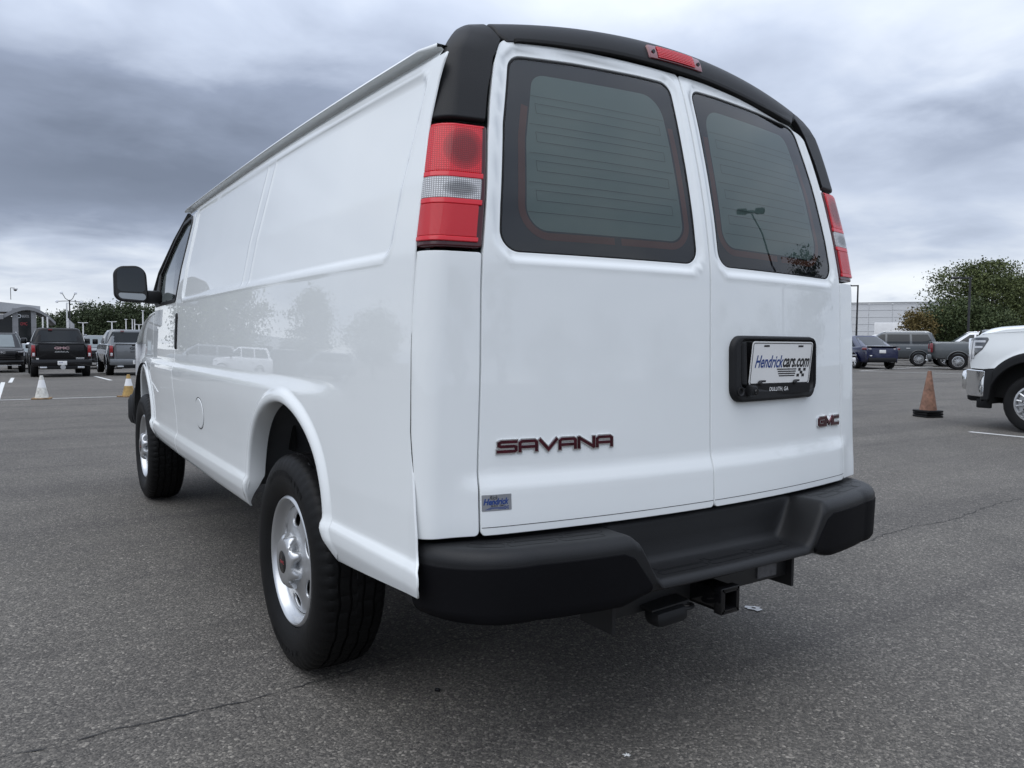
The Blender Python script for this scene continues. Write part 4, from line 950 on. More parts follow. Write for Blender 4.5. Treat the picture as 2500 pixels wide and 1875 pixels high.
# ---- wheels
def wheel(name,parent,x,y,sg,detail=True):
    """axis along x, outer face towards sg"""
    w=empty(name,(x,y,.385),0,parent=parent)
    n=240; prof=[]
    R=.385
    cross=[(-.098,.235),(-.112,.26),(-.121,.30),(-.119,.335),(-.108,.362),(-.098,.374),(-.088,.3805),(-.078,.3825),(-.070,.3835),(-.0655,.3838),(-.0645,.3755),(-.0575,.3755),(-.0565,.3848),(-.040,.3850),(-.0265,.3852),(-.0255,.3765),(-.0185,.3765),(-.0175,.3853),(-.008,.3854),(-.0012,.3855)]
    cross=cross+[(-a,b_) for a,b_ in cross[::-1]]
    V=[]
    zz=lambda k:(abs(((k%12)/6.0)-1)-.5)*.006
    for k in range(n):
        t=2*math.pi*k/n
        for j,(a,r) in enumerate(cross):
            aa=abs(a); rr=r; ax=a
            if .016<aa<.068 and aa<.0665: ax=a+zz(k)*(1 if a>0 else -1)
            if aa>.0665 and r>.36 and (k%4)==0: rr=r-.0036
            if aa<.066 and r>.38 and (k%6)==(0 if a>0 else 3): rr=r-.0030
            V.append((ax,rr*math.cos(t),rr*math.sin(t)))
    m=len(cross); F=[]; fm=[]
    for k in range(n):
        for j in range(m-1): 
            F.append((k*m+j,((k+1)%n)*m+j,((k+1)%n)*m+j+1,k*m+j+1))
    ty=mesh_obj('tyre',V,F,'tyre_side',w,True,angle=28)
    s=sg
    # rim: lathed lip and barrel, disc with six hand holes
    lip=[(.236,.092),(.230,.101),(.2235,.1035),(.2185,.1005),(.2135,.093),(.2105,.084),(.206,.076),(.202,.070),(.198,.067),(.1935,.0655)]
    MB().lathe([(r,a*s) for r,a in lip],(0,0,0),'X',72).build('rim','steel_paint',w,angle=40)
    MB().lathe([(r,a*s) for r,a in [(.203,.045),(.203,-.09),(.236,-.095)]],(0,0,0),'X',48).build('rim_barrel','steel_paint',w,angle=40)
    dp=table([.04,.085,.10,.118,.15,.178,.1945],[.094,.094,.091,.084,.077,.073,.066],.004)
    def disc(u,v):
        r=np.hypot(u,v); h=dp(r)
        for q in range(6):
            t=math.pi/2+q*math.pi/3; d=np.hypot(u-.152*math.cos(t),v-.152*math.sin(t)); h=h-.006*np.exp(-(d/.032)**2)
        return np.stack([h*s,u,v],-1)
    circ=lambda r,n_=60,cx=0,cy=0:[(cx+r*math.cos(t),cy+r*math.sin(t)) for t in np.linspace(0,2*math.pi,n_+1)[:-1]]
    holes=[]
    for q in range(6):
        t=math.pi/2+q*math.pi/3; h=[]
        for a_ in np.linspace(0,2*math.pi,19)[:-1]:
            pr=.150+.025*math.sin(a_); pt=(.034-.012*math.sin(a_))*math.cos(a_); h.append((pr*math.cos(t)-pt*math.sin(t),pr*math.sin(t)+pt*math.cos(t)))
        holes.append(h)
    patch('disc',disc,circ(.194),'steel_paint',w,holes=holes,sp=.010,lip=.010,ins=.004,sgn=1 if s>0 else -1,step=.010,drop=.003)
    MB().lathe([(.19,.045*s),(.06,.045*s)],(0,0,0),'X',36).build('brake_drum','dark_metal',w)
    # hub cap with eight flutes
    prof=[(.092,.088),(.092,.097),(.089,.107),(.083,.117),(.072,.124),(.060,.1275),(.050,.1282),(0,.1282)]
    nn=96; V=[]
    for r,a in prof:
        for k in range(nn):
            t=2*math.pi*k/nn; q=.5+.5*math.cos(8*t+math.pi); fl=(.044*(1-q)**1.3)*min(1,max(0,(.124-a)/.03)) if r>.05 else 0
            V.append((a*s,(r+.010-fl)*math.cos(t) if r>.05 else r*math.cos(t),(r+.010-fl)*math.sin(t) if r>.05 else r*math.sin(t)))
    F=[(i*nn+k,i*nn+(k+1)%nn,(i+1)*nn+(k+1)%nn,(i+1)*nn+k) for i in range(len(prof)-1) for k in range(nn)]
    hc=mesh_obj('hub_cap',V,F,'steel_paint',w,True,angle=50)
    MB().lathe([(.040,.1288*s),(.039,.1296*s),(0,.1296*s)],(0,0,0),'X',36).build('emblem','gloss_black',w,angle=40)
    v,f=text_fit('GMC',.044,.011,bold=.02); mesh_obj('lettering',[(.1301*s,(p[0]-.022)*s,p[1]-.0055) for p in v],f,'sign_red',w,False)
    for q in range(8):
        t=math.pi/8+q*math.pi/4; 
        nut=MB().lathe([(.0145,.090*s),(.0145,.096*s),(.0105,.098*s),(.0105,.114*s),(.008,.118*s),(0,.119*s)],(0,.0835*math.cos(t),.0835*math.sin(t)),'X',12); nut.build('lug_nut','gloss_black',w,angle=40)
    if detail:
        for word_,a0,span,hh in (('BRIDGESTONE',math.pi*.5,1.25,.020),('DURAVIS',-math.pi*.5,.9,.020)):
            m_=len(word_); V=[];F=[]
            for i,ch in enumerate(word_):
                v,f=text_fit(ch,.9*span*.30/m_*(.5 if ch=='I' else 1),hh,bold=.03); t=a0-(i-(m_-1)/2)*span/m_*1.0; k=len(V)
                for p in v:
                    lx=(p[0]-.45*span*.30/m_); ly=p[1]-hh/2; rr=.318+ly; tt=t-lx/.318
                    V.append((.1222*s,-s*rr*math.cos(tt) if s<0 else rr*math.cos(tt),rr*math.sin(tt)))
                F+=[tuple(k+j for j in q) for q in f]
            if s<0: V=[(a,-b_,c) for a,b_,c in V]; V=[(a,-b_,c) for a,b_,c in V]
            mesh_obj('lettering',V,F,'rubber',w,False)
    return w
wheel('wheel',van,-.845,0,-1); wheel('wheel',van,.832,0,1,False)
wheel('wheel',van,-.848,3.43,-1); wheel('wheel',van,.840,3.43,1,False)
# ================================================================== BACKGROUND
CX,CY=-1.7745,-2.6664
def at(az,D): return CX+D*math.sin(rad(az)),CY+D*math.cos(rad(az))
# ---- trees
def tree(kind,x,y,h,rx,mat,label,cat='tree',group=None,n=2600,leaf=.22,trunk=.2,base=.18,seed=1,round_=1.0,upright=False,z0=None,spread=1.0,aspect=1.0,flat=.62):
    r_=np.random.default_rng(seed); z0=float(gz(x,y)) if z0 is None else z0
    t=empty(kind,(x,y,z0),0,label,cat,group); zc=h*(base+(1-base)*.5); rz=h*(1-base)*.52
    nc=max(8,int(n/60)); P=r_.normal(size=(nc,3)); P/=np.linalg.norm(P,axis=1)[:,None]; P*=(r_.uniform(.25,1,nc)**.45)[:,None]
    P=P[P[:,2]>-.95]; nc=len(P)
    wob=1+.28*np.sin(3*np.arctan2(P[:,1],P[:,0])+seed)+.12*np.sin(7*P[:,2]+seed*2)
    C_=np.stack([P[:,0]*rx*wob,P[:,1]*rx*wob*aspect,zc+P[:,2]*rz*round_],1)
    if upright: C_[:,:2]*=(.35+.65*np.clip((C_[:,2]-h*base)/(h*(1-base)),0,1))[:,None]
    k=r_.integers(0,nc,n); cr_=r_.uniform(.5,1.15,nc)*rx*.24*spread
    pos=C_[k]+r_.normal(size=(n,3))*cr_[k][:,None]*np.array([1,1,flat])
    pos=pos[pos[:,2]>.04*h]; n=len(pos)
    a=r_.normal(size=(n,3)); a/=np.linalg.norm(a,axis=1)[:,None]; b=np.cross(a,r_.normal(size=(n,3))); b/=np.linalg.norm(b,axis=1)[:,None]
    s=(leaf*r_.uniform(.55,1.25,n))[:,None]; 
    V=np.stack([pos-a*s*.5,pos+b*s*.30,pos+a*s*.5,pos-b*s*.30],1).reshape(-1,3); F=np.arange(4*n).reshape(n,4)
    mesh_obj('crown',V,F,mat,t,False)
    if trunk:
        m=MB(); m.tube([(0,0,-.1),(.03*h*.3,0,h*base),(0,.02*h,h*.62)],[trunk,trunk*.75,trunk*.3],8)
        for i in range(6):
            an=i*1.05+seed; m.tube([(0,0,h*(base*.7+.06*i)),(math.cos(an)*rx*.45,math.sin(an)*rx*.45,h*(base+.12+.09*i)),(math.cos(an)*rx*.8,math.sin(an)*rx*.8,h*(base+.22+.09*i))],[trunk*.4,trunk*.25,trunk*.08],5)
        o=m.build('trunk','bark',t)
    return t
TL='trees beyond the parked trucks'
for i,(az,D,h,rx,sd) in enumerate(((3.15,205,9.3,4.0,3),(4.3,200,11.2,4.4,4),(5.75,195,11.4,4.8,5),(6.95,198,11.9,4.7,6),(8.2,200,11.7,5.0,7),(2.3,215,8.8,4.0,8),(5.05,206,9.4,4.8,9),(6.4,210,9.9,5.0,10),(7.6,212,10.2,5.0,11),(9.3,205,11.4,5.0,12))):
    x,y=at(az,D)
    lab=['low dark tree just right of the arched showroom roof','tall pointed tree behind the dark four-headed lamp mast','broad dark tree rising above the gap between the black and grey pickups','tall dark tree above the grey pickup roof','dark tree showing just below the van mirror','small dark tree tucked behind the arched showroom roof end','low tree filling the gap left of the broad one','low tree filling the gap right of the broad one','low dark tree beside the white van nose','dark tree hidden mostly by the van nose'][i]
    tree('tree',x,y,h,rx,'leaf_pine',lab,'tree',TL,n=9000,leaf=.52,trunk=.3,base=.02,seed=sd,spread=1.0)
x,y=at(65.7,66); tree('oak_tree',x,y,7.5,3.05,'leaf_oak','big spreading tree with sky gaps, tallest on the right, above the white truck hood','tree',None,n=34000,leaf=.17,trunk=.22,base=.20,seed=21,spread=.85,flat=.34)
x,y=at(68.9,70); tree('oak_tree',x,y,6.9,2.9,'leaf_oak','second spreading tree at the right picture edge beside the big one','tree',None,n=22000,leaf=.17,trunk=.2,base=.16,seed=22,spread=.85,flat=.34)
x,y=at(61.75,55); tree('autumn_bush',x,y,3.4,1.2,'leaf_autumn','yellow-brown bushy shrub in front of the white panelled building','bush',None,n=5200,leaf=.15,trunk=.07,base=.22,seed=23,upright=True)
for i,(az,D,h,rx,lab) in enumerate(((63.35,57,4.1,1.7,'green feathery bush next to the yellow-brown shrub'),(64.7,58,4.2,1.8,'green bush in the middle of the row under the big tree'),(66.0,58,3.8,1.7,'green bush above the white truck hood, right end of the row'))):
    x,y=at(az,D); tree('green_bush',x,y,h,rx,'leaf_bush',lab,'bush','green bushes in front of the big tree',n=9000,leaf=.16,trunk=.08,base=.05,seed=31+i,upright=True)
# things the shiny bodywork reflects
for i,(az,D,h,rx,lab) in enumerate(((-8.4,54,6.8,2.3,'tree mirrored in the van side nearest the door handle'),(-11.8,52,7.3,2.7,'wide tree mirrored in the van side left of the white building'),(-20.3,54,7.0,2.0,'single round tree mirrored in the van side above the wheel arch'),(-27,60,6.5,2.6,'tree mirrored in the van side near the rear seam'))):
    x,y=at(az,D); tree('tree',x,y,h,rx,'leaf_oak',lab,'tree','trees mirrored in the van side',n=9000,leaf=.26,trunk=.2,base=.14,seed=41+i)
for i,(az,D,h,rx,lab) in enumerate(((103.6,24,8.2,1.7,'dark tree mirrored in the right rear window edge'),(164.5,38,9.0,1.5,'taller of two slim trees mirrored in the left rear door'),(171,36,7.8,1.3,'slim tree mirrored in the corner panel under the tail lamp'),(110,48,5.6,3.2,'tree mirrored low in the right rear door near its edge'),(118,50,5.2,3.4,'tree mirrored in the right rear door above the plate'),(127,52,5.6,3.4,'tree mirrored beside the centre gap on the right rear door'),(137,50,5.0,3.6,'tree mirrored beside the centre gap on the left rear door'),(148,50,5.4,3.6,'low tree mirrored in the middle of the left rear door'),(157,48,5.0,3.2,'low tree mirrored in the left rear door beside the slim trees'))):
    x,y=at(az,D); tree('tree',x,y,h,rx,'leaf_pine',lab,'tree','trees mirrored in the rear doors',n=3600,leaf=.24,trunk=.15,base=.03,seed=61+i)
# ---- lamps
def lamp_post(x,y,h,heads,mat,label,group,r=.07,arm=.9,facing=0,z0=None,hs=1.0):
    z0=float(gz(x,y)) if z0 is None else z0
    t=empty('street_lamp',(x,y,z0),facing,label,'street lamp',group)
    m=MB(); m.tube([(0,0,0),(0,0,h)],[r,r*.75],8); m.build('pole',mat,t)
    for k in range(heads):
        a=2*math.pi*k/heads if heads>1 else 0; c,s=math.cos(a),math.sin(a)
        MB().box((c*arm*.5,s*arm*.5,h-.05),(arm,.09,.09),rz=a).build('arm',mat,t)
        MB().box((c*arm*.95,s*arm*.95,h-.03),(.75*hs,.36*hs,.16*hs),rz=a,bev=.04).build('lamp_head',mat,t)
    return t
for az,D,h,heads,mat,lab,rr,fc in ((3.30,152,9.0,1,'pole_white','tall slim white lamp post right beside the dark mast',.16,.3),(4.2,118,4.65,2,'pole_white','white T-shaped lamp post right of the black pickup roof',.10,.0),(5.88,118,4.85,2,'pole_white','white T-shaped lamp post above the grey pickup cab',.11,.0),(6.72,140,5.95,2,'pole_white','white lamp post left of the close pair above the grey pickup',.11,1.2),(7.10,150,6.3,2,'pole_white','left one of the close pair of white lamp posts',.11,1.4),(7.24,152,6.35,2,'pole_white','right one of the close pair of white lamp posts',.11,1.4),(7.5,128,4.8,2,'pole_white','short white T-shaped lamp post beside the van nose',.11,.0),(7.75,128,6.9,2,'pole_white','taller white lamp post touching the van nose',.12,1.2)):
    x,y=at(az,D); lamp_post(x,y,h,heads,mat,lab,'white lamp posts in front of the trees',rr,.42,fc,None,.55)
x,y=at(3.46,150); t=empty('lamp_mast',(x,y,float(gz(x,y))),0,'dark lamp mast with four round flood lamps at its top','lamp mast')
m=MB(); m.tube([(0,0,0),(0,0,9.4)],[.13,.1],8); m.build('pole','pole_dark',t)
for sx_,dz_,dx_ in ((-1,-.1,1.6),(1,-.1,1.5),(-1,1.2,1.0),(1,1.2,.8)):
    m=MB(); m.tube([(0,0,9.2),(sx_*dx_*.6,0,9.2+dz_*.35),(sx_*dx_,0,9.2+dz_)],.06,6); m.build('arm','pole_dark',t)
    m=MB().lathe([(0,-.14),(.22,-.10),(.26,.02),(.15,.14),(0,.16)],(sx_*dx_*1.15,0,9.2+dz_*1.15),'Y',12); m.build('lamp_head','lamp_face',t)
for az,D,h,lab in ((58.15,62,5.6,'dark lamp post with a short arm beside the van, before the white building'),(64.75,52,5.2,'dark lamp post with one short arm in front of the big tree')):
    x,y=at(az,D); lamp_post(x,y,h,1,'pole_dark',lab,'dark lamp posts on the right',.075,.75,rad(180-az+0),0,.75)
lamp_post(16.4,-9.1,9.2,2,'pole_dark','double-headed lamp post mirrored in the right rear window',None,.09,.8,.6,0)
# ---- showroom with arched roof (left)
sh=empty('showroom',(-.9,140,float(gz(-.9,140))),0,'grey car showroom with an arched roof canopy and dark glass front','building')
def sbox(nm,c,d,mat,par=None,bev=0,**k): return MB().box(c,d,bev=bev,**k).build(nm,mat,par or sh,angle=30)
arc=[(-1.3,6.35),(-.4,6.9),(.4,7.35),(1.2,7.62),(2.0,7.70),(2.8,7.55),(3.6,7.2),(4.3,6.75),(5.0,6.15),(5.7,5.35)]
V=[];F=[]
for i,(x,z) in enumerate(arc):
    for yy in (-1.2,14): V+=[(x,yy,z),(x,yy,z-.62+.02*i)]
for i in range(len(arc)-1):
    a=4*i; b_=a+4
    F+=[(a,b_,b_+1,a+1),(a+2,a+3,b_+3,b_+2),(a,a+2,b_+2,b_),(a+1,b_+1,b_+3,a+3)]
F+=[(0,1,3,2),(4*(len(arc)-1),4*(len(arc)-1)+2,4*(len(arc)-1)+3,4*(len(arc)-1)+1)]
mesh_obj('arched_canopy',V,F,'panel_grey',sh,False)
for x,w in ((.30,.78),(2.75,.70)):
    for k in range(5): sbox('column_panel',(x,-.3,.75+1.5*k-.02*k),(w,1.0,1.46),'panel_grey')
sbox('dark_glazing',(1.55,.3,3.4),(1.9,.2,6.8),'car_glass'); sbox('dark_glazing',(-1.1,.4,3.0),(1.9,.2,6.0),'car_glass')
sbox('dark_glazing',(-5,.6,2.4),(6.2,.2,4.8),'car_glass')
sbox('wing_fascia',(-6.2,-.6,6.0),(9.9,3.0,.75),'panel_grey'); sbox('wing_wall',(-5.2,.1,1.3),(6.6,.4,2.6),'panel_white')
V=[(-16,6,9.9),(3.9,6,8.05),(3.9,6,7.0),(-16,6,7.0),(-16,22,9.9),(3.9,22,8.05),(3.9,22,7.0),(-16,22,7.0)]
mesh_obj('upper_roof',V,[(0,1,2,3)[::-1],(0,4,5,1),(1,5,6,2),(3,2,6,7)],'roof_grey',sh,False)
sbox('back_wall',(-5,14,3.2),(17,.4,6.4),'panel_grey')
def sign(txt,x,z,w,h,mat,y=-.05):
    v,f=text_fit(txt,w,h,bold=.02); mesh_obj('sign_letters',[(x+p[0],y+.2,z+p[1]) for p in v],f,mat,sh,False)
sign('BUICK',1.22,6.0,.95,.42,'ink_white'); sign('GMC',.95,4.75,.95,.50,'sign_red'); 
MB().lathe([(.22,0),(.28,0),(.28,.05),(.22,.05)],(.82,.12,6.2),'Y',20).build('emblem','chrome',sh)
v,f=text_fit('K',.55,.85,bold=.03); mesh_obj('sign_letters',[(-2.5+p[0],.22,4.6+p[1]) for p in v],f,'ink_white',sh,False)
t=empty('security_camera',(-1.1,139.2,7.55),0,'dome security camera hanging from a bracket on the showroom roof','camera')
m=MB(); m.tube([(0,0,-.6),(0,0,1.25)],.05,6); m.tube([(0,0,1.22),(.55,0,1.22)],.045,6); m.build('bracket','pole_dark',t)
MB().lathe([(0,.1),(.33,.06),(.33,-.1),(.25,-.12)],(.62,0,1.1),'Z',14).build('housing','pole_white',t); MB().lathe([(.24,-.12),(.2,-.3),(0,-.38)],(.62,0,1.1),'Z',14).build('dome','gloss_black',t)
for dx_,lab in ((0,'left one of two white flag poles at the showroom corner'),(.62,'right one of two white flag poles at the showroom corner')):
    m=MB(); m.tube([(0,0,0),(0,0,6.0)],.11,8); o=m.build('flag_pole','pole_white',None); o.location=(2.95+dx_,136,float(gz(2.9,136))); tag(o,lab,'pole','white poles at the showroom corner')
fl=empty('flag',(6.6,140,float(gz(6.6,140))),0,'pale flag drooping on a short pole right of the showroom','flag')
m=MB(); m.tube([(0,0,0),(0,0,6.0)],.08,8); m.build('pole','pole_white',fl)
V=[(.05+.14*i*(1-.02*j)+0*j,.12*math.sin(i*1.3),5.9-.14*i-.42*j) for i in range(7) for j in range(4)]
mesh_obj('cloth',V,[(i*4+j,(i+1)*4+j,(i+1)*4+j+1,i*4+j+1) for i in range(6) for j in range(3)],'roof_grey',fl)
# ---- white panelled building (right)
bx_,by_=at(56.2,132); ang=rad(-(60.5)); wb=empty('warehouse',(bx_,by_,0),ang,'long white panelled building with blue letters on its wall','building')
pw,ph=3.32,1.10
nrow=7
MB().box((22,4.2,3.75),(60,8,7.5)).build('wall','panel_white',wb)
proto=None
for i in range(-2,14):
    for j in range(nrow):
        if proto is None: proto=MB().box((0,0,0),(pw-.07,.10,ph-.06)).build('panel','panel_white',wb); o=proto
        else: o=proto.copy(); COL.objects.link(o); o.parent=wb
        o.location=(i*pw+1.2,.155,7.65-ph*(j+.5))
MB().box((22,.1,7.74),(60,.3,.16)).build('parapet','panel_grey',wb)
MB().box((5.7,-.02,1.35),(4.6,.25,1.9)).build('window','car_glass',wb)
MB().box((17.6,-.02,3.9),(10,.25,3.0)).build('glazed_bay','car_glass',wb)
for ch,x,w in (('G',15.0,1.15),('W',17.2,1.5)):
    v,f=text_fit(ch,w,1.15,bold=.02,ext=.02); mesh_obj('sign_letter',[(x+p[0],-.02-p[2],5.45+p[1]) for p in v],f,'sign_blue',wb,False)
# building that shows mirrored in the van side
wb2=empty('low_building',(*at(-16.0,66),-.3),rad(16),'low white building with dark doors mirrored in the van side','building')
MB().box((0,3,1.75),(11,6,3.5)).build('wall','panel_white',wb2)
for x in (-2.4,0.4,3.2): MB().box((x,-.02,1.3),(1.9,.1,2.2)).build('door','car_glass',wb2)

# ================================================================== VEHICLES
def prof(tab): 
    ys=[p[0] for p in tab]; vs=[p[1] for p in tab]; return lambda y: float(np.interp(y,ys,vs))
def wheel_far(par,x,y,R,wd,sg,mat,spokes=6):
    w=empty('wheel',(x,y,R),0,parent=par)
    MB().lathe([(R*.62,sg*wd*.42),(R*.80,sg*wd*.5),(R*.94,sg*wd*.46),(R,sg*wd*.34),(R,-sg*wd*.34),(R*.94,-sg*wd*.46),(R*.62,-sg*wd*.42)],(0,0,0),'X',28).build('tyre','rubber',w,angle=40)
    MB().lathe([(R*.63,sg*wd*.43),(R*.60,sg*wd*.40),(R*.56,sg*wd*.10),(0,sg*wd*.08)],(0,0,0),'X',24).build('rim_well','dark_metal',w,angle=40)
    MB().lathe([(R*.64,sg*wd*.44),(R*.58,sg*wd*.45),(R*.57,sg*wd*.36)],(0,0,0),'X',28).build('rim',mat,w,angle=40)
    sp=MB()
    for k in range(spokes):
        a=2*math.pi*k/spokes
        for da in (-.10,.10):
            c,s=math.cos(a+da),math.sin(a+da); sp.tube([(sg*wd*.40,c*R*.10,s*R*.10),(sg*wd*.41,math.cos(a+da*1.7)*R*.57,math.sin(a+da*1.7)*R*.57)],R*.035,4)
    sp.lathe([(R*.16,sg*wd*.36),(R*.15,sg*wd*.44),(0,sg*wd*.45)],(0,0,0),'X',14); sp.build('spokes',mat,w,angle=40)
    return w
SPEC=dict(
 pickup=dict(L=5.88,W=2.05,zb=.50,R=.405,wd=.275,wb=(1.98,-1.78),top=[(-2.94,1.32),(-2.88,1.35),(-1.02,1.35),(-.95,1.36),(1.35,1.36),(1.5,1.33),(2.5,1.28),(2.80,1.22),(2.94,1.12)],gh=(1.40,-.95,.45,-.78,1.36,1.92,.93,.73)),
 suv=dict(L=5.2,W=2.02,zb=.42,R=.40,wd=.275,wb=(1.58,-1.49),top=[(-2.6,1.10),(-2.52,1.22),(-2.3,1.24),(1.2,1.22),(1.35,1.20),(2.2,1.17),(2.48,1.10),(2.6,.98)],gh=(1.40,-2.42,.45,-2.12,1.20,1.88,.93,.74)),
 crossover=dict(L=4.75,W=1.90,zb=.32,R=.36,wd=.255,wb=(1.46,-1.43),top=[(-2.37,.95),(-2.30,1.10),(-2.0,1.13),(-1.2,1.08),(1.0,1.0),(1.3,.96),(2.0,.86),(2.3,.74),(2.37,.62)],gh=(1.75,-2.05,.35,-.55,1.02,1.60,.90,.66)),
 sedan=dict(L=4.7,W=1.82,zb=.28,R=.335,wd=.22,wb=(1.45,-1.30),top=[(-2.35,.90),(-2.25,1.02),(-1.5,1.02),(.9,.96),(1.3,.93),(2.0,.82),(2.25,.74),(2.35,.62)],gh=(1.35,-1.85,.35,-.85,.97,1.44,.90,.66)))
def superx(w,a,n=7): return w*np.power(np.clip(1-np.power(np.abs(a),n),0,1),1/n)
def car(kind,name,x,y,az,paint,label,cat,group=None,z=None,alloy='alloy',glass='car_glass',arch=True,rims=6,rear=None,front=None,fl=False):
    S=SPEC[kind]; L_,W,zb=S['L'],S['W'],S['zb']; hw=W/2; z=float(gz(x,y)) if z is None else z
    t=empty(name,(x,y,z),-rad(az),label,cat,group); top=prof(S['top'])
    ys=np.concatenate([[-.5,-.497,-.485,-.46],np.linspace(-.42,.42,29),[.455,.48,.495,.5]])*L_
    rings=[]
    for q in ys:
        a=2*q/L_; wt=superx(hw*.985,a,9 if kind in('pickup','suv') else 5.0); wt=max(wt,hw*.80*(1-.35*(abs(a)>.999))); zt=top(q); h=zt-zb; b=zb+(.10*max(0,abs(a)-.9)/.1)
        half=[(0,b),(.86*wt,b),(.955*wt,b+.05),(.985*wt,b+.16*h),(1.0*wt,b+.42*h),(.998*wt,b+.62*h),(.985*wt,zt-.13),(.965*wt,zt-.05),(.92*wt,zt-.008),(.80*wt,zt+.008),(0,zt+.03)]
        rings.append([(px,q,pz) for px,pz in half]+[(-px,q,pz) for px,pz in half[-2:0:-1]])
    R_=np.array(rings); nu,nv,_=R_.shape
    V=R_.reshape(-1,3); F=[(i*nv+j,i*nv+(j+1)%nv,(i+1)*nv+(j+1)%nv,(i+1)*nv+j) for i in range(nu-1) for j in range(nv)]
    F+=[tuple(range(nv))[::-1],tuple((nu-1)*nv+j for j in range(nv))]
    mesh_obj('body',V,F,paint,t,True,angle=32)
    # cabin
    f0,r0,f1,r1,z0,z1,wb_,wt_=S['gh']; n=48
    def gpt(u,s,off=0.0):
        """u angle round the cabin, s height 0..1"""
        yc=(f0+r0)/2*(1-s)+(f1+r1)/2*s; hl=(f0-r0)/2*(1-s)+(f1-r1)/2*s; w=hw*(wb_*(1-s)+wt_*s)*(1+.03*math.sin(math.pi*s))
        c,sn=math.cos(u),math.sin(u); e=2/8
        return ((w+off)*math.copysign(abs(sn)**e,sn),yc+(hl+off)*math.copysign(abs(c)**e,c),z0+(z1-z0)*s)
    ss=[0,.2,.4,.6,.8,.92,1.0]; V=[];F=[]
    us_=[2*math.pi*(k+.5)/n for k in range(n)]
    us_=[]; 
    for k in range(4):
        for q in np.linspace(-.70,.70,12): us_.append(k*math.pi/2+q*.98)
    n=len(us_)
    for s in ss: V+=[gpt(u,s) for u in us_]
    V+=[(p[0]*.86,(p[1]-(f1+r1)/2)*.93+(f1+r1)/2,z1+.035) for p in [gpt(u,1.0) for u in us_]]
    for i in range(len(ss)): F+=[(i*n+k,(i+1)*n+k,(i+1)*n+(k+1)%n,i*n+(k+1)%n) for k in range(n)]
    F.append(tuple(len(ss)*n+k for k in range(n))[::-1])
    mesh_obj('cabin',V,F,paint,t,True,angle=40)
    def win(nm,side,a0,a1,b0,b1,s0=.10,s1=.86,mat=glass,off=.012):
        """side: 'l','r' bounds in y at foot and head; 'f','b' bounds in fraction of width"""
        V=[]; nu_=7; ns=4
        for i in range(nu_):
            for j in range(ns):
                s=s0+(s1-s0)*j/(ns-1); fr=i/(nu_-1); lo=a0+(b0-a0)*j/(ns-1); hi=a1+(b1-a1)*j/(ns-1); q=lo+(hi-lo)*fr
                yc=(f0+r0)/2*(1-s)+(f1+r1)/2*s; hl=(f0-r0)/2*(1-s)+(f1-r1)/2*s; w=hw*(wb_*(1-s)+wt_*s)*(1+.03*math.sin(math.pi*s)); zz=z0+(z1-z0)*s
                if side in 'lr':
                    k=min(.999,abs((q-yc)/hl)); V.append(((w*(1-k**8)**(1/8)+off)*(-1 if side=='l' else 1),q,zz))
                else:
                    k=min(.999,abs(q)); V.append((q*w,yc+(hl*(1-k**8)**(1/8)+off)*(1 if side=='f' else -1),zz))
        F=[(i*ns+j,(i+1)*ns+j,(i+1)*ns+j+1,i*ns+j+1) for i in range(nu_-1) for j in range(ns-1)]
        return mesh_obj(nm,V,F,mat,t,True)
    win('rear_window','b',-.90,.90,-.84,.84,.08,.86 if kind!='crossover' else .96)
    win('windshield','f',-.90,.90,-.86,.86,.06,.92,mat='car_glass_light')
    for sd in 'lr':
        mf=f0-.28; mr=r0+.16; mid=(f0+r0)/2+.05 if kind!='suv' else .18
        win('side_window',sd,mid+.05,mf,mid+.05,f1-.02); 
        if kind=='suv':
            win('side_window',sd,-1.02,mid-.05,-1.0,mid-.05); win('side_window',sd,r0+.25,-1.14,r1+.22,-1.10)
        elif kind=='crossover': win('side_window',sd,r0+.75,mid-.05,r1+.10,mid-.05)
        else: win('side_window',sd,mr,mid-.05,r1+.12,mid-.05)
        sgn=-1 if sd=='l' else 1
        mi=MB().box((sgn*(hw+.13),f0-.42,z0+.06),(.22,.13,.19 if kind!='pickup' else .24),bev=.04); mi.build('mirror','gloss_black' if kind!='crossover' else paint,t)
        for k_ in (mid+.05,(mid+.05+r0)/2+.1 if kind!='pickup' else mid-.75): 
            MB().box((sgn*(hw*.997),k_+.05,z0-.20),(.03,.22,.035),bev=.01).build('handle','chrome' if kind=='suv' else paint,t)
    # wheels and arches
    for yw in S['wb']:
        for sgn in (-1,1):
            wheel_far(t,sgn*(hw-S['wd']/2-.012),yw,S['R'],S['wd'],sgn,alloy,rims)
            if arch:
                Ra=S['R']*1.20; V=[(sgn*(hw+.004),yw,S['R']+.02)]; m_=22
                V+=[(sgn*(hw+.004),yw+Ra*math.cos(q),S['R']+.02+Ra*math.sin(q)) for q in np.linspace(-.42,math.pi+.42,m_)]
                V=[(v[0],v[1],max(v[2],zb+.004)) for v in V]
                # inner well: arch opening with depth
                Vo=[v for v in V[1:]]; Vi=[(sgn*(hw-.30),v[1],v[2]) for v in V[1:]]
                k=len(Vo); 
                o=mesh_obj('wheel_arch',[(v[0],yw+(v[1]-yw)*1.0,v[2]) for v in Vo]+[(sgn*(hw-S['wd']*.55),yw,S['R'])],[(i,i+1,k) for i in range(k-1)],'arch_black',t,False)
                fp=[(v[0]+sgn*.012,v[1],v[2]) for v in Vo]; m=MB(); m.tube(fp,.018,6); m.build('arch_trim','black_plastic' if fl else paint,t)
    yb=-L_/2
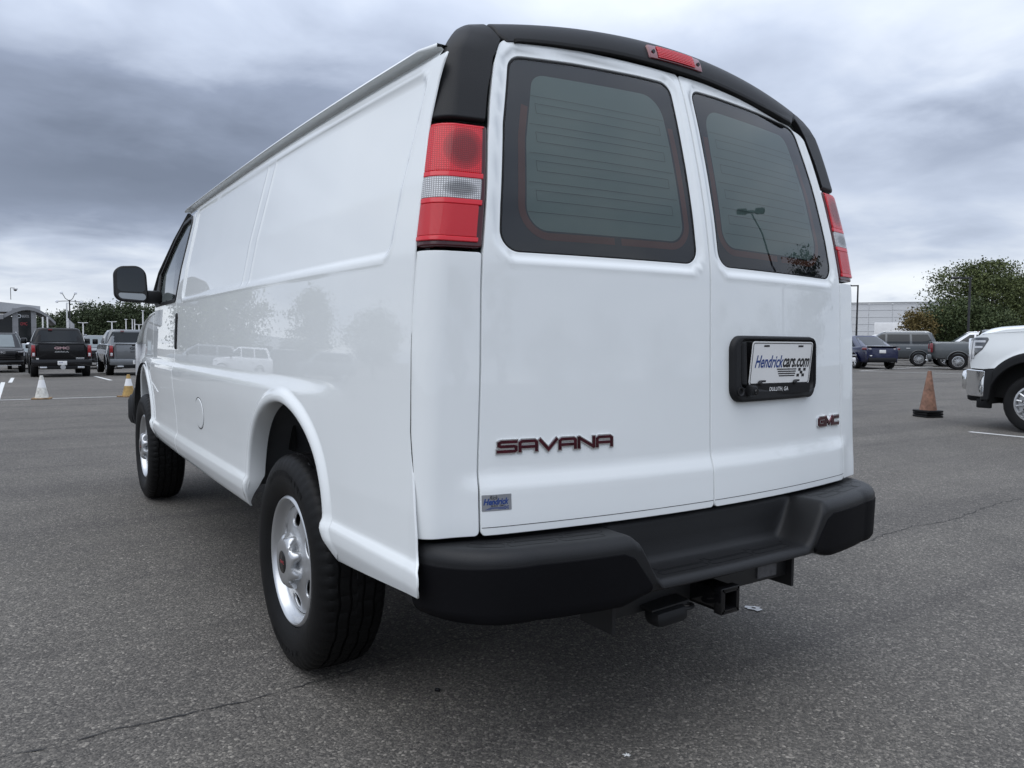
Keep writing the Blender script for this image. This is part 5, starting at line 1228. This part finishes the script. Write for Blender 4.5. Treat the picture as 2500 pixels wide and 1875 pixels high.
    if rear=='pickup':
        MB().box((0,yb-.004,1.03),(1.50,.05,.58),bev=.02).build('tailgate',paint,t)
        MB().box((0,yb-.02,1.285),(.34,.04,.06),bev=.01).build('tailgate_handle','gloss_black',t)
        MB().box((0,yb-.01,1.345),(1.9,.10,.035),bev=.01).build('tailgate_cap','gloss_black' if paint=='paint_black' else paint,t)
        for sg in (-1,1):
            tl=MB().box((sg*.925,yb+.02,1.06),(.14,.12,.46),bev=.03).build('tail_lamp','lens_dark_red',t)
            MB().box((sg*.925,yb-.035,1.15),(.11,.03,.25),bev=.02).build('red_lens','lamp_red',tl); MB().box((sg*.92,yb-.035,.92),(.085,.03,.13),bev=.02).build('clear_lens','lamp_clear',tl)
            MB().box((sg*.62,yb-.13,.43),(.24,.10,.075),bev=.025).build('exhaust_tip','alloy',t)
            MB().box((sg*.66,yb-.105,.60),(.52,.02,.11),bev=.01).build('bumper_step','arch_black',t)
        MB().box((0,yb-.05,.61),(2.0,.16,.26),bev=.04).build('bumper',paint if paint!='paint_black' else 'gloss_black',t)
        MB().box((0,yb-.02,.44),(1.5,.16,.16),bev=.04).build('lower_valance','black_plastic',t)
        MB().box((0,yb-.14,.60),(.31,.012,.155),bev=.004).build('license_plate','plate_white',t)
        v,f=text_fit('Hendrick',.14,.04,shear=.3,bold=.02); mesh_obj('lettering',[(-.12+p[0],yb-.149,.60+p[1]) for p in v],f,'ink_blue',t,False)
        MB().lathe([(.0,-.02),(.09,-.02),(.09,.02)],(.02,yb-.13,.44),'Y',18).build('hitch_cover','alloy',t)
        v,f=text_fit('GMC',.50,.10,bold=.04); mesh_obj('lettering',[(-.25+p[0],yb-.034,1.12+p[1]) for p in v],f,'ink_black' if paint!='paint_black' else 'letter_pink',t,False)
        v,f=text_fit('SIERRA',.46,.05,bold=.02); mesh_obj('lettering',[(-.23+p[0],yb-.034,1.00+p[1]) for p in v],f,'alloy' if paint=='paint_black' else 'ink_black',t,False)
        if paint=='paint_black':
            MB().box((.60,yb-.034,.785),(.28,.01,.045)).build('nameplate','alloy',t); MB().box((-.80,yb-.034,.76),(.085,.01,.055)).build('sticker','plate_white',t)
        MB().box((-.28,r0+.06,z1-.035),(.14,.05,.05)).build('roof_lamp','lens_dark_red',t)
    if rear=='crossover':
        MB().box((0,yb+.02,1.10),(1.45,.14,.045),bev=.02).build('spoiler','gloss_black',t)
        for sg in (-1,1): MB().box((sg*.70,yb+.17,.985),(.40,.22,.11),rz=sg*.36,bev=.03).build('tail_lamp','lens_dark_red',t); MB().box((sg*.62,yb+.085,.985),(.22,.14,.06),rz=sg*.30,bev=.02).build('clear_lens','lamp_clear',t)
        MB().box((0,yb-.012,.86),(.31,.02,.155),bev=.004).build('license_plate','plate_white',t)
        MB().box((0,yb-.0,.46),(1.35,.10,.20),bev=.04).build('lower_valance','black_plastic',t); MB().box((-.55,yb-.004,.66),(.1,.02,.05)).build('sticker','plate_white',t)
    if rear=='suv':
        for sg in (-1,1): MB().box((sg*.90,yb+.05,1.08),(.16,.14,.34),bev=.03).build('tail_lamp','lamp_red',t)
        MB().box((0,yb-.02,.58),(1.85,.12,.24),bev=.05).build('bumper','black_plastic',t)
    yf=L_/2
    if front:
        MB().box((0,yf-.01,.86),(1.25 if kind!='sedan' else .9,.10,.44 if kind!='sedan' else .2),bev=.04).build('grille','gloss_black',t)
        for k_ in range(4): MB().box((0,yf+.045,.72+.09*k_),(1.15 if kind!='sedan' else .8,.02,.02)).build('grille_bar','dark_metal' if front!='chrome' else 'chrome',t)
        for sg in (-1,1):
            hl=MB().box((sg*.80*(hw/1.0),yf-.10,.93 if kind!='sedan' else .68),(.34,.26,.24 if kind!='sedan' else .13),rz=-sg*.25,bev=.05).build('headlight','gloss_black',t)
            MB().box((sg*.93*(hw/1.0),yf-.03,.93 if kind!='sedan' else .69),(.03,.06,.20 if kind!='sedan' else .08),rz=-sg*.25).build('running_lamp','lamp_clear',hl); MB().box((sg*.80*(hw/1.0),yf+.035,1.02 if kind!='sedan' else .71),(.22,.03,.025),rz=-sg*.25).build('running_lamp','lamp_clear',hl)
        MB().box((0,yf-.02,.52),(W*.92,.14,.22),bev=.06).build('bumper',paint if kind=='sedan' else 'gloss_black',t)
        if kind=='suv':
            v,f=text_fit('GMC',.42,.10,bold=.03); mesh_obj('lettering',[(.21-p[0],yf+.06,.95+p[1]) for p in v],f,'alloy',t,False)
        MB().box((0,yf+.01,.385),(W*.8,.06,.03)).build('lower_trim','alloy' if kind=='suv' else 'black_plastic',t)
    if kind=='suv':
        for sg in (-1,1): 
            m=MB(); m.tube([(sg*hw*.66,f1-.1,z1+.03),(sg*hw*.66,f1-.25,z1+.075),(sg*hw*.66,r1+.3,z1+.075),(sg*hw*.66,r1+.15,z1+.03)],.02,6); m.build('roof_rail','alloy',t)
    return t
PK='trucks parked nose-in beyond the cones'
SX=lambda az_,y: CX+(y-CY)*math.tan(rad(az_))
car('pickup','pickup_truck',SX(2.80,33.0),33.0+.9,0,'paint_black','black pickup truck seen from behind with red tail lamps and a white plate','pickup truck',PK,rear='pickup')
car('pickup','pickup_truck',SX(6.92,33.9),33.9+.9,0,'paint_silver','silver-grey pickup truck seen from behind, partly hidden by the van','pickup truck',PK,rear='pickup')
car('suv','suv',SX(-.35,42.5),42.5,180,'paint_black','black SUV facing the camera at the left picture edge','suv',PK,front='dark',glass='car_glass')
car('sedan','sedan',SX(1.02,47.5),48.5,180,'paint_white2','white car peeping out between the black SUV and the black pickup','car',None,front='dark')
car('suv','suv',SX(5.10,47.5),47.5,180,'paint_ash','dark grey SUV between the two pickups, nearer one','suv',PK,front='dark')
car('suv','suv',SX(4.72,56),56,180,'paint_silver','silver-roofed SUV farther back between the two pickups','suv',PK,front='dark')
# right side
def car_at(az_,D): x,y=at(az_,D); return x,y
x,y=car_at(58.42,42.6); car('crossover','hatchback_car',x,y,34,'paint_blue','dark blue hatchback car seen from behind with a white plate','car',None,z=0,rear='crossover')
x,y=car_at(55.5,38.5); car('sedan','sedan',x,y,212,'paint_white2','white car nose just showing beside the van edge','car',None,z=0,front='dark')
x,y=car_at(60.2,49.0); car('suv','suv',x,y,-31,'paint_dkgrey','dark grey SUV in side view with a white paper in its window','suv',None,z=0,front='chrome',rear='suv',rims=9)
x2,y2=car_at(66.5,43.6); pk=car('pickup','pickup_truck',x2,y2,150,'paint_ash','grey pickup truck in side view with black rear lamp surround','pickup truck',None,z=0,rear='pickup',rims=9)
x,y=car_at(60.9,66); car('suv','suv',x,y,150,'paint_white2','white SUV roof behind the dark blue hatchback','suv',None,z=0,front='dark')
x,y=car_at(59.9,74); car('suv','suv',x,y,150,'paint_black','black SUV roof in front of the white building window','suv','dark roofs by the white building',z=0)
x,y=car_at(60.7,78); car('suv','suv',x,y,150,'paint_dkgrey','dark SUV roof beside the white box trailer','suv','dark roofs by the white building',z=0)
x,y=car_at(65.2,49.5); car('suv','suv',x,y,-35,'paint_white2','white SUV with dark windows behind the grey pickup','suv',None,z=0,rear='suv')
x,y=car_at(66.6,62); car('suv','suv',x,y,-35,'paint_black','black SUV roof showing above the white truck hood','suv',None,z=.0)
bx=empty('box_trailer',(*at(61.0,88),0),rad(-60),'white box trailer in front of the white building','trailer'); MB().box((0,1.2,2.05),(5.4,2.4,2.9),bev=.06).build('box','pole_white',bx); MB().box((0,1.2,.5),(4.6,1.8,.3)).build('chassis','dark_metal',bx)
# paper in the grey SUV window, black sport cover of the grey pickup bed
for i,(az_,D,pt,az2) in enumerate(((-8.6,44,'paint_silver',80),(-12.4,44,'paint_white2',80),(-16.6,46,'paint_black',80),(-21.5,46,'paint_dkgrey',80))):
    x,y=car_at(az_,D); car('suv','suv',x,y,az2,pt,['silver SUV mirrored in the van side behind the door handle','white SUV mirrored in the van side under the wide tree','black SUV mirrored in the van side under the white building','dark grey SUV mirrored in the van side above the wheel arch'][i],'suv','vehicles mirrored in the van side')

# ---- white heavy truck at the right edge
tk=empty('white_pickup_truck',(10.72,1.86,0),0,'white heavy pickup truck front with chrome bumper, cut by the right picture edge','pickup truck')
TW=1.035; TARCH=(0,.40,.575,.60)
def tk_hw(y,z):
    e=np.clip((y-.38)/.62,0,1); zz=np.clip((z-.45)/.9,0,1)
    return TW-.30*e**2.6-.05*sstep(1.05,1.45,z)-.02*np.clip(y,0,9)*0
def tk_flare(y,z):
    d=arch_d(y,z,TARCH); return .035*sstep(.16,.05,d)
def tk_side(sg):
    def fn(y,z): 
        x=tk_hw(y,z)+tk_flare(y,z)*.6; return np.stack([sg*x,np.broadcast_to(y,x.shape)+0*x,np.broadcast_to(z,x.shape)+0*x],-1)
    return fn
def tarch(a,b_): return [(a*math.cos(t),.40+b_*math.sin(t)) for t in np.linspace(0,math.pi,31)]
for sg in (-1,1):
    fn=tk_side(sg); s_=-1 if sg<0 else 1
    ol=[(-.72,.52),(-.72,1.405),(-.2,1.385),(.4,1.345),(.80,1.30),(.86,1.26),(.80,1.10),(.66,.99),(.70,.955),(.83,.955),(.86,.86),(.62,.845),(.60,.52)]+tarch(.60,.62)
    ol=[(-.72,.52),(-.72,1.475),(-.2,1.455),(.4,1.41),(.80,1.325),(.925,1.28),(.945,.93),(.92,.855),(.66,.85)]+[p for p in tarch(.665,.70) if p[1]>.84]+[(-.665,.52)]
    patch('fender',fn,np.array(ol)[::-1],'white_paint',tk,sp=.03,lip=.03,ins=.006,sgn=s_,step=.03)
    fo=[p for p in tarch(.665,.70)]; fi=tarch(.57,.575)
    fpoly=[(.665,.45)]+[(p[0],p[1]) for p in fo]+[(-.665,.45),(-.58,.45)]+fi[::-1]+[(.58,.45)]
    patch('arch_flare',fn,np.array(fpoly),'black_plastic',tk,sp=.03,lip=.05,ins=.012,sgn=s_,off=.022,drop=.01,step=.03)
    patch('side_marker',fn,rpoly([(-.10,1.035),(.115,1.035),(.115,1.075),(-.10,1.075)],.012),'amber',tk,sp=.03,lip=.02,ins=.004,sgn=s_,off=.034,step=.02)
    patch('headlight',fn,rpoly([(.60,1.30),(.84,1.30),(.955,1.285),(.955,.95),(.70,1.13)],[.03,.02,.01,.03,.06]),'headlight_dark',tk,sp=.025,lip=.012,ins=.006,sgn=s_,off=.007,step=.02)
    for (a,b_,c,dd) in ((.66,.86,1.225,1.255),(.70,.86,1.145,1.175),(.84,.875,1.00,1.25),(.90,.935,.96,1.25)): patch('lamp_lens',fn,rpoly([(a,c),(b_,c),(b_,dd),(a,dd)],.008),'lamp_clear',tk,sp=.03,lip=.01,ins=.004,sgn=s_,off=.013,step=.02)
    patch('bumper_corner',fn,rpoly([(.62,.46),(.94,.46),(.985,.56),(.985,.84),(.62,.83)],[.02,.05,.05,.03,.02]),'chrome',tk,sp=.025,lip=.03,ins=.012,sgn=s_,off=.03,drop=.008,step=.02)
    patch('bumper_end',fn,rpoly([(.56,.42),(.66,.42),(.66,.845),(.50,.845)],.02),'black_plastic',tk,sp=.03,lip=.03,ins=.008,sgn=s_,off=.026,step=.03)
    wheel_hd=wheel_far(tk,sg*.90,0,.40,.27,sg,'steel_paint',8)
    MB().lathe([(.232,-sg*.0+sg*.10),(.215,sg*.075),(.12,sg*.075),(.115,sg*.125),(.10,sg*.14),(0,sg*.142)],(sg*.90,0,.40),'X',40).build('hub_cap','steel_paint',tk,angle=35)
    for q in range(8):
        t_=q*math.pi/4+.2; MB().lathe([(.016,sg*.07),(.016,sg*.12),(0,sg*.124)],(sg*.90,.145*math.cos(t_),.40+.145*math.sin(t_)),'X',10).build('lug_nut','gloss_black',tk,angle=35)
    v,f=text_fit('GMC',.13,.035,bold=.02); mesh_obj('lettering',[(sg*1.045,sg*(-p[1]+.02)*-1,.40-(p[0]-.065)*1) for p in v],f,'ink_black',tk,False)
    wh=[[(sg*1.0,.60*math.cos(t),.42+.60*math.sin(t)),(sg*.55,.60*math.cos(t),.42+.60*math.sin(t))] for t in np.linspace(-.1,math.pi+.1,20)]
    grid_obj('wheel_well',np.array(wh),'arch_black',tk)
    MB().box((sg*.50,0,.70),(.02,1.3,.7)).build('inner_fender','arch_black',tk)
    patch('front_door',fn,[(-.73,.52),(-1.75,.52),(-1.75,1.41),(-.73,1.405)],'white_paint',tk,sp=.06,lip=.02,ins=.005,sgn=s_,step=.06)
hx=np.linspace(-1,1,19); hy=np.linspace(-.95,.99,22); HX,HY=np.meshgrid(hx,hy,indexing='ij')
HW_=tk_hw(HY,1.30+0*HY)-.004; e_=np.clip((HY-.62)/.37,0,1)
HZ=1.535-.05*np.clip(HY+.95,0,2)-.085*np.abs(HX)**5+.03*(1-HX**2)-.20*e_**2.5-.012
grid_obj('hood',np.stack([HX*HW_,HY,HZ],-1),'white_paint',tk)
MB().box((0,.955,1.02),(1.36,.09,.52),bev=.03).build('grille','gloss_black',tk)
for k in range(6): MB().box((0,1.005,.80+.085*k),(1.28,.02,.03),bev=.006).build('grille_bar','chrome',tk)
for sg in (-1,1): MB().box((sg*.70,.965,1.02),(.05,.10,.54),bev=.02).build('grille_frame','chrome',tk)
MB().box((0,1.0,.68),(1.55,.16,.30),bev=.06).build('bumper','chrome',tk); MB().box((0,.86,.44),(1.66,.22,.12),bev=.05).build('air_dam','black_plastic',tk)
for sg in (-1,1): MB().box((sg*.86,.70,.36),(.06,.20,.14),bev=.02).build('air_deflector','black_plastic',tk)
MB().box((0,-.6,.75),(1.6,2.6,.6)).build('engine_bay','arch_black',tk)
MB().box((0,-2.9,1.0),(2.0,3.6,.9),bev=.08).build('cab_body','white_paint',tk); MB().box((0,-2.4,1.68),(1.66,2.3,.62),bev=.14).build('cab','white_paint',tk)
for sg in (-1,1): wheel_far(tk,sg*.90,-4.0,.40,.27,sg,'steel_paint',8)

# ---- traffic cones
def cone(x,y,h,r0,mats,label,group,tilt=0,wob=0,nbase=1,seed=1):
    t=empty('traffic_cone',(x,y,float(gz(x,y))),seed*.7,label,'traffic cone',group); r_=random.Random(seed)
    zb=.03*nbase
    for k in range(nbase): MB().box((r_.uniform(-.012,.012)*(nbase>1),r_.uniform(-.012,.012)*(nbase>1),.015+.042*k),(r0*(2.35 if nbase==1 else 2.15),r0*(2.35 if nbase==1 else 2.15),.03+.008*(nbase>1)),rz=r_.uniform(-.2,.2)*(nbase>1),bev=.012).build('base',mats[0],t)
    zb=.03+.042*(nbase-1)
    hs=[0]+[m[1] for m in mats[1:]]
    z0=0
    for mt,frac in mats[1:]:
        pr=[]
        for q in np.linspace(z0,frac,6):
            rr=r0*.88*(1-q)+.028*q
            pr.append((rr,zb+(h-zb)*q))
        if frac>=.999: pr.append((.015,h)); pr.append((.0,h-.01))
        MB().lathe(pr,(0,0,0),'Z',24).build('sleeve',mt,t,angle=50); z0=frac
    return t
cone(SX(1.80,15.0),15.0,.47,.14,['cone_base',('cone_white',.46),('pole_white',.80),('cone_white',1.0)],'dirty white traffic cone on the line behind the black pickup','weathered traffic cones on the line',seed=2)
cone(SX(6.80,14.9),14.9,.47,.14,['cone_base',('cone_yellow',.46),('pole_white',.80),('cone_yellow',1.0)],'yellow and white traffic cone half hidden by the van front','weathered traffic cones on the line',seed=3)
cone(10.83,3.85,.76,.150,['rubber',('cone_orange',1.0)],'faded orange traffic cone with three stacked black bases',None,nbase=3,seed=4)
bpy.context.view_layer.update()
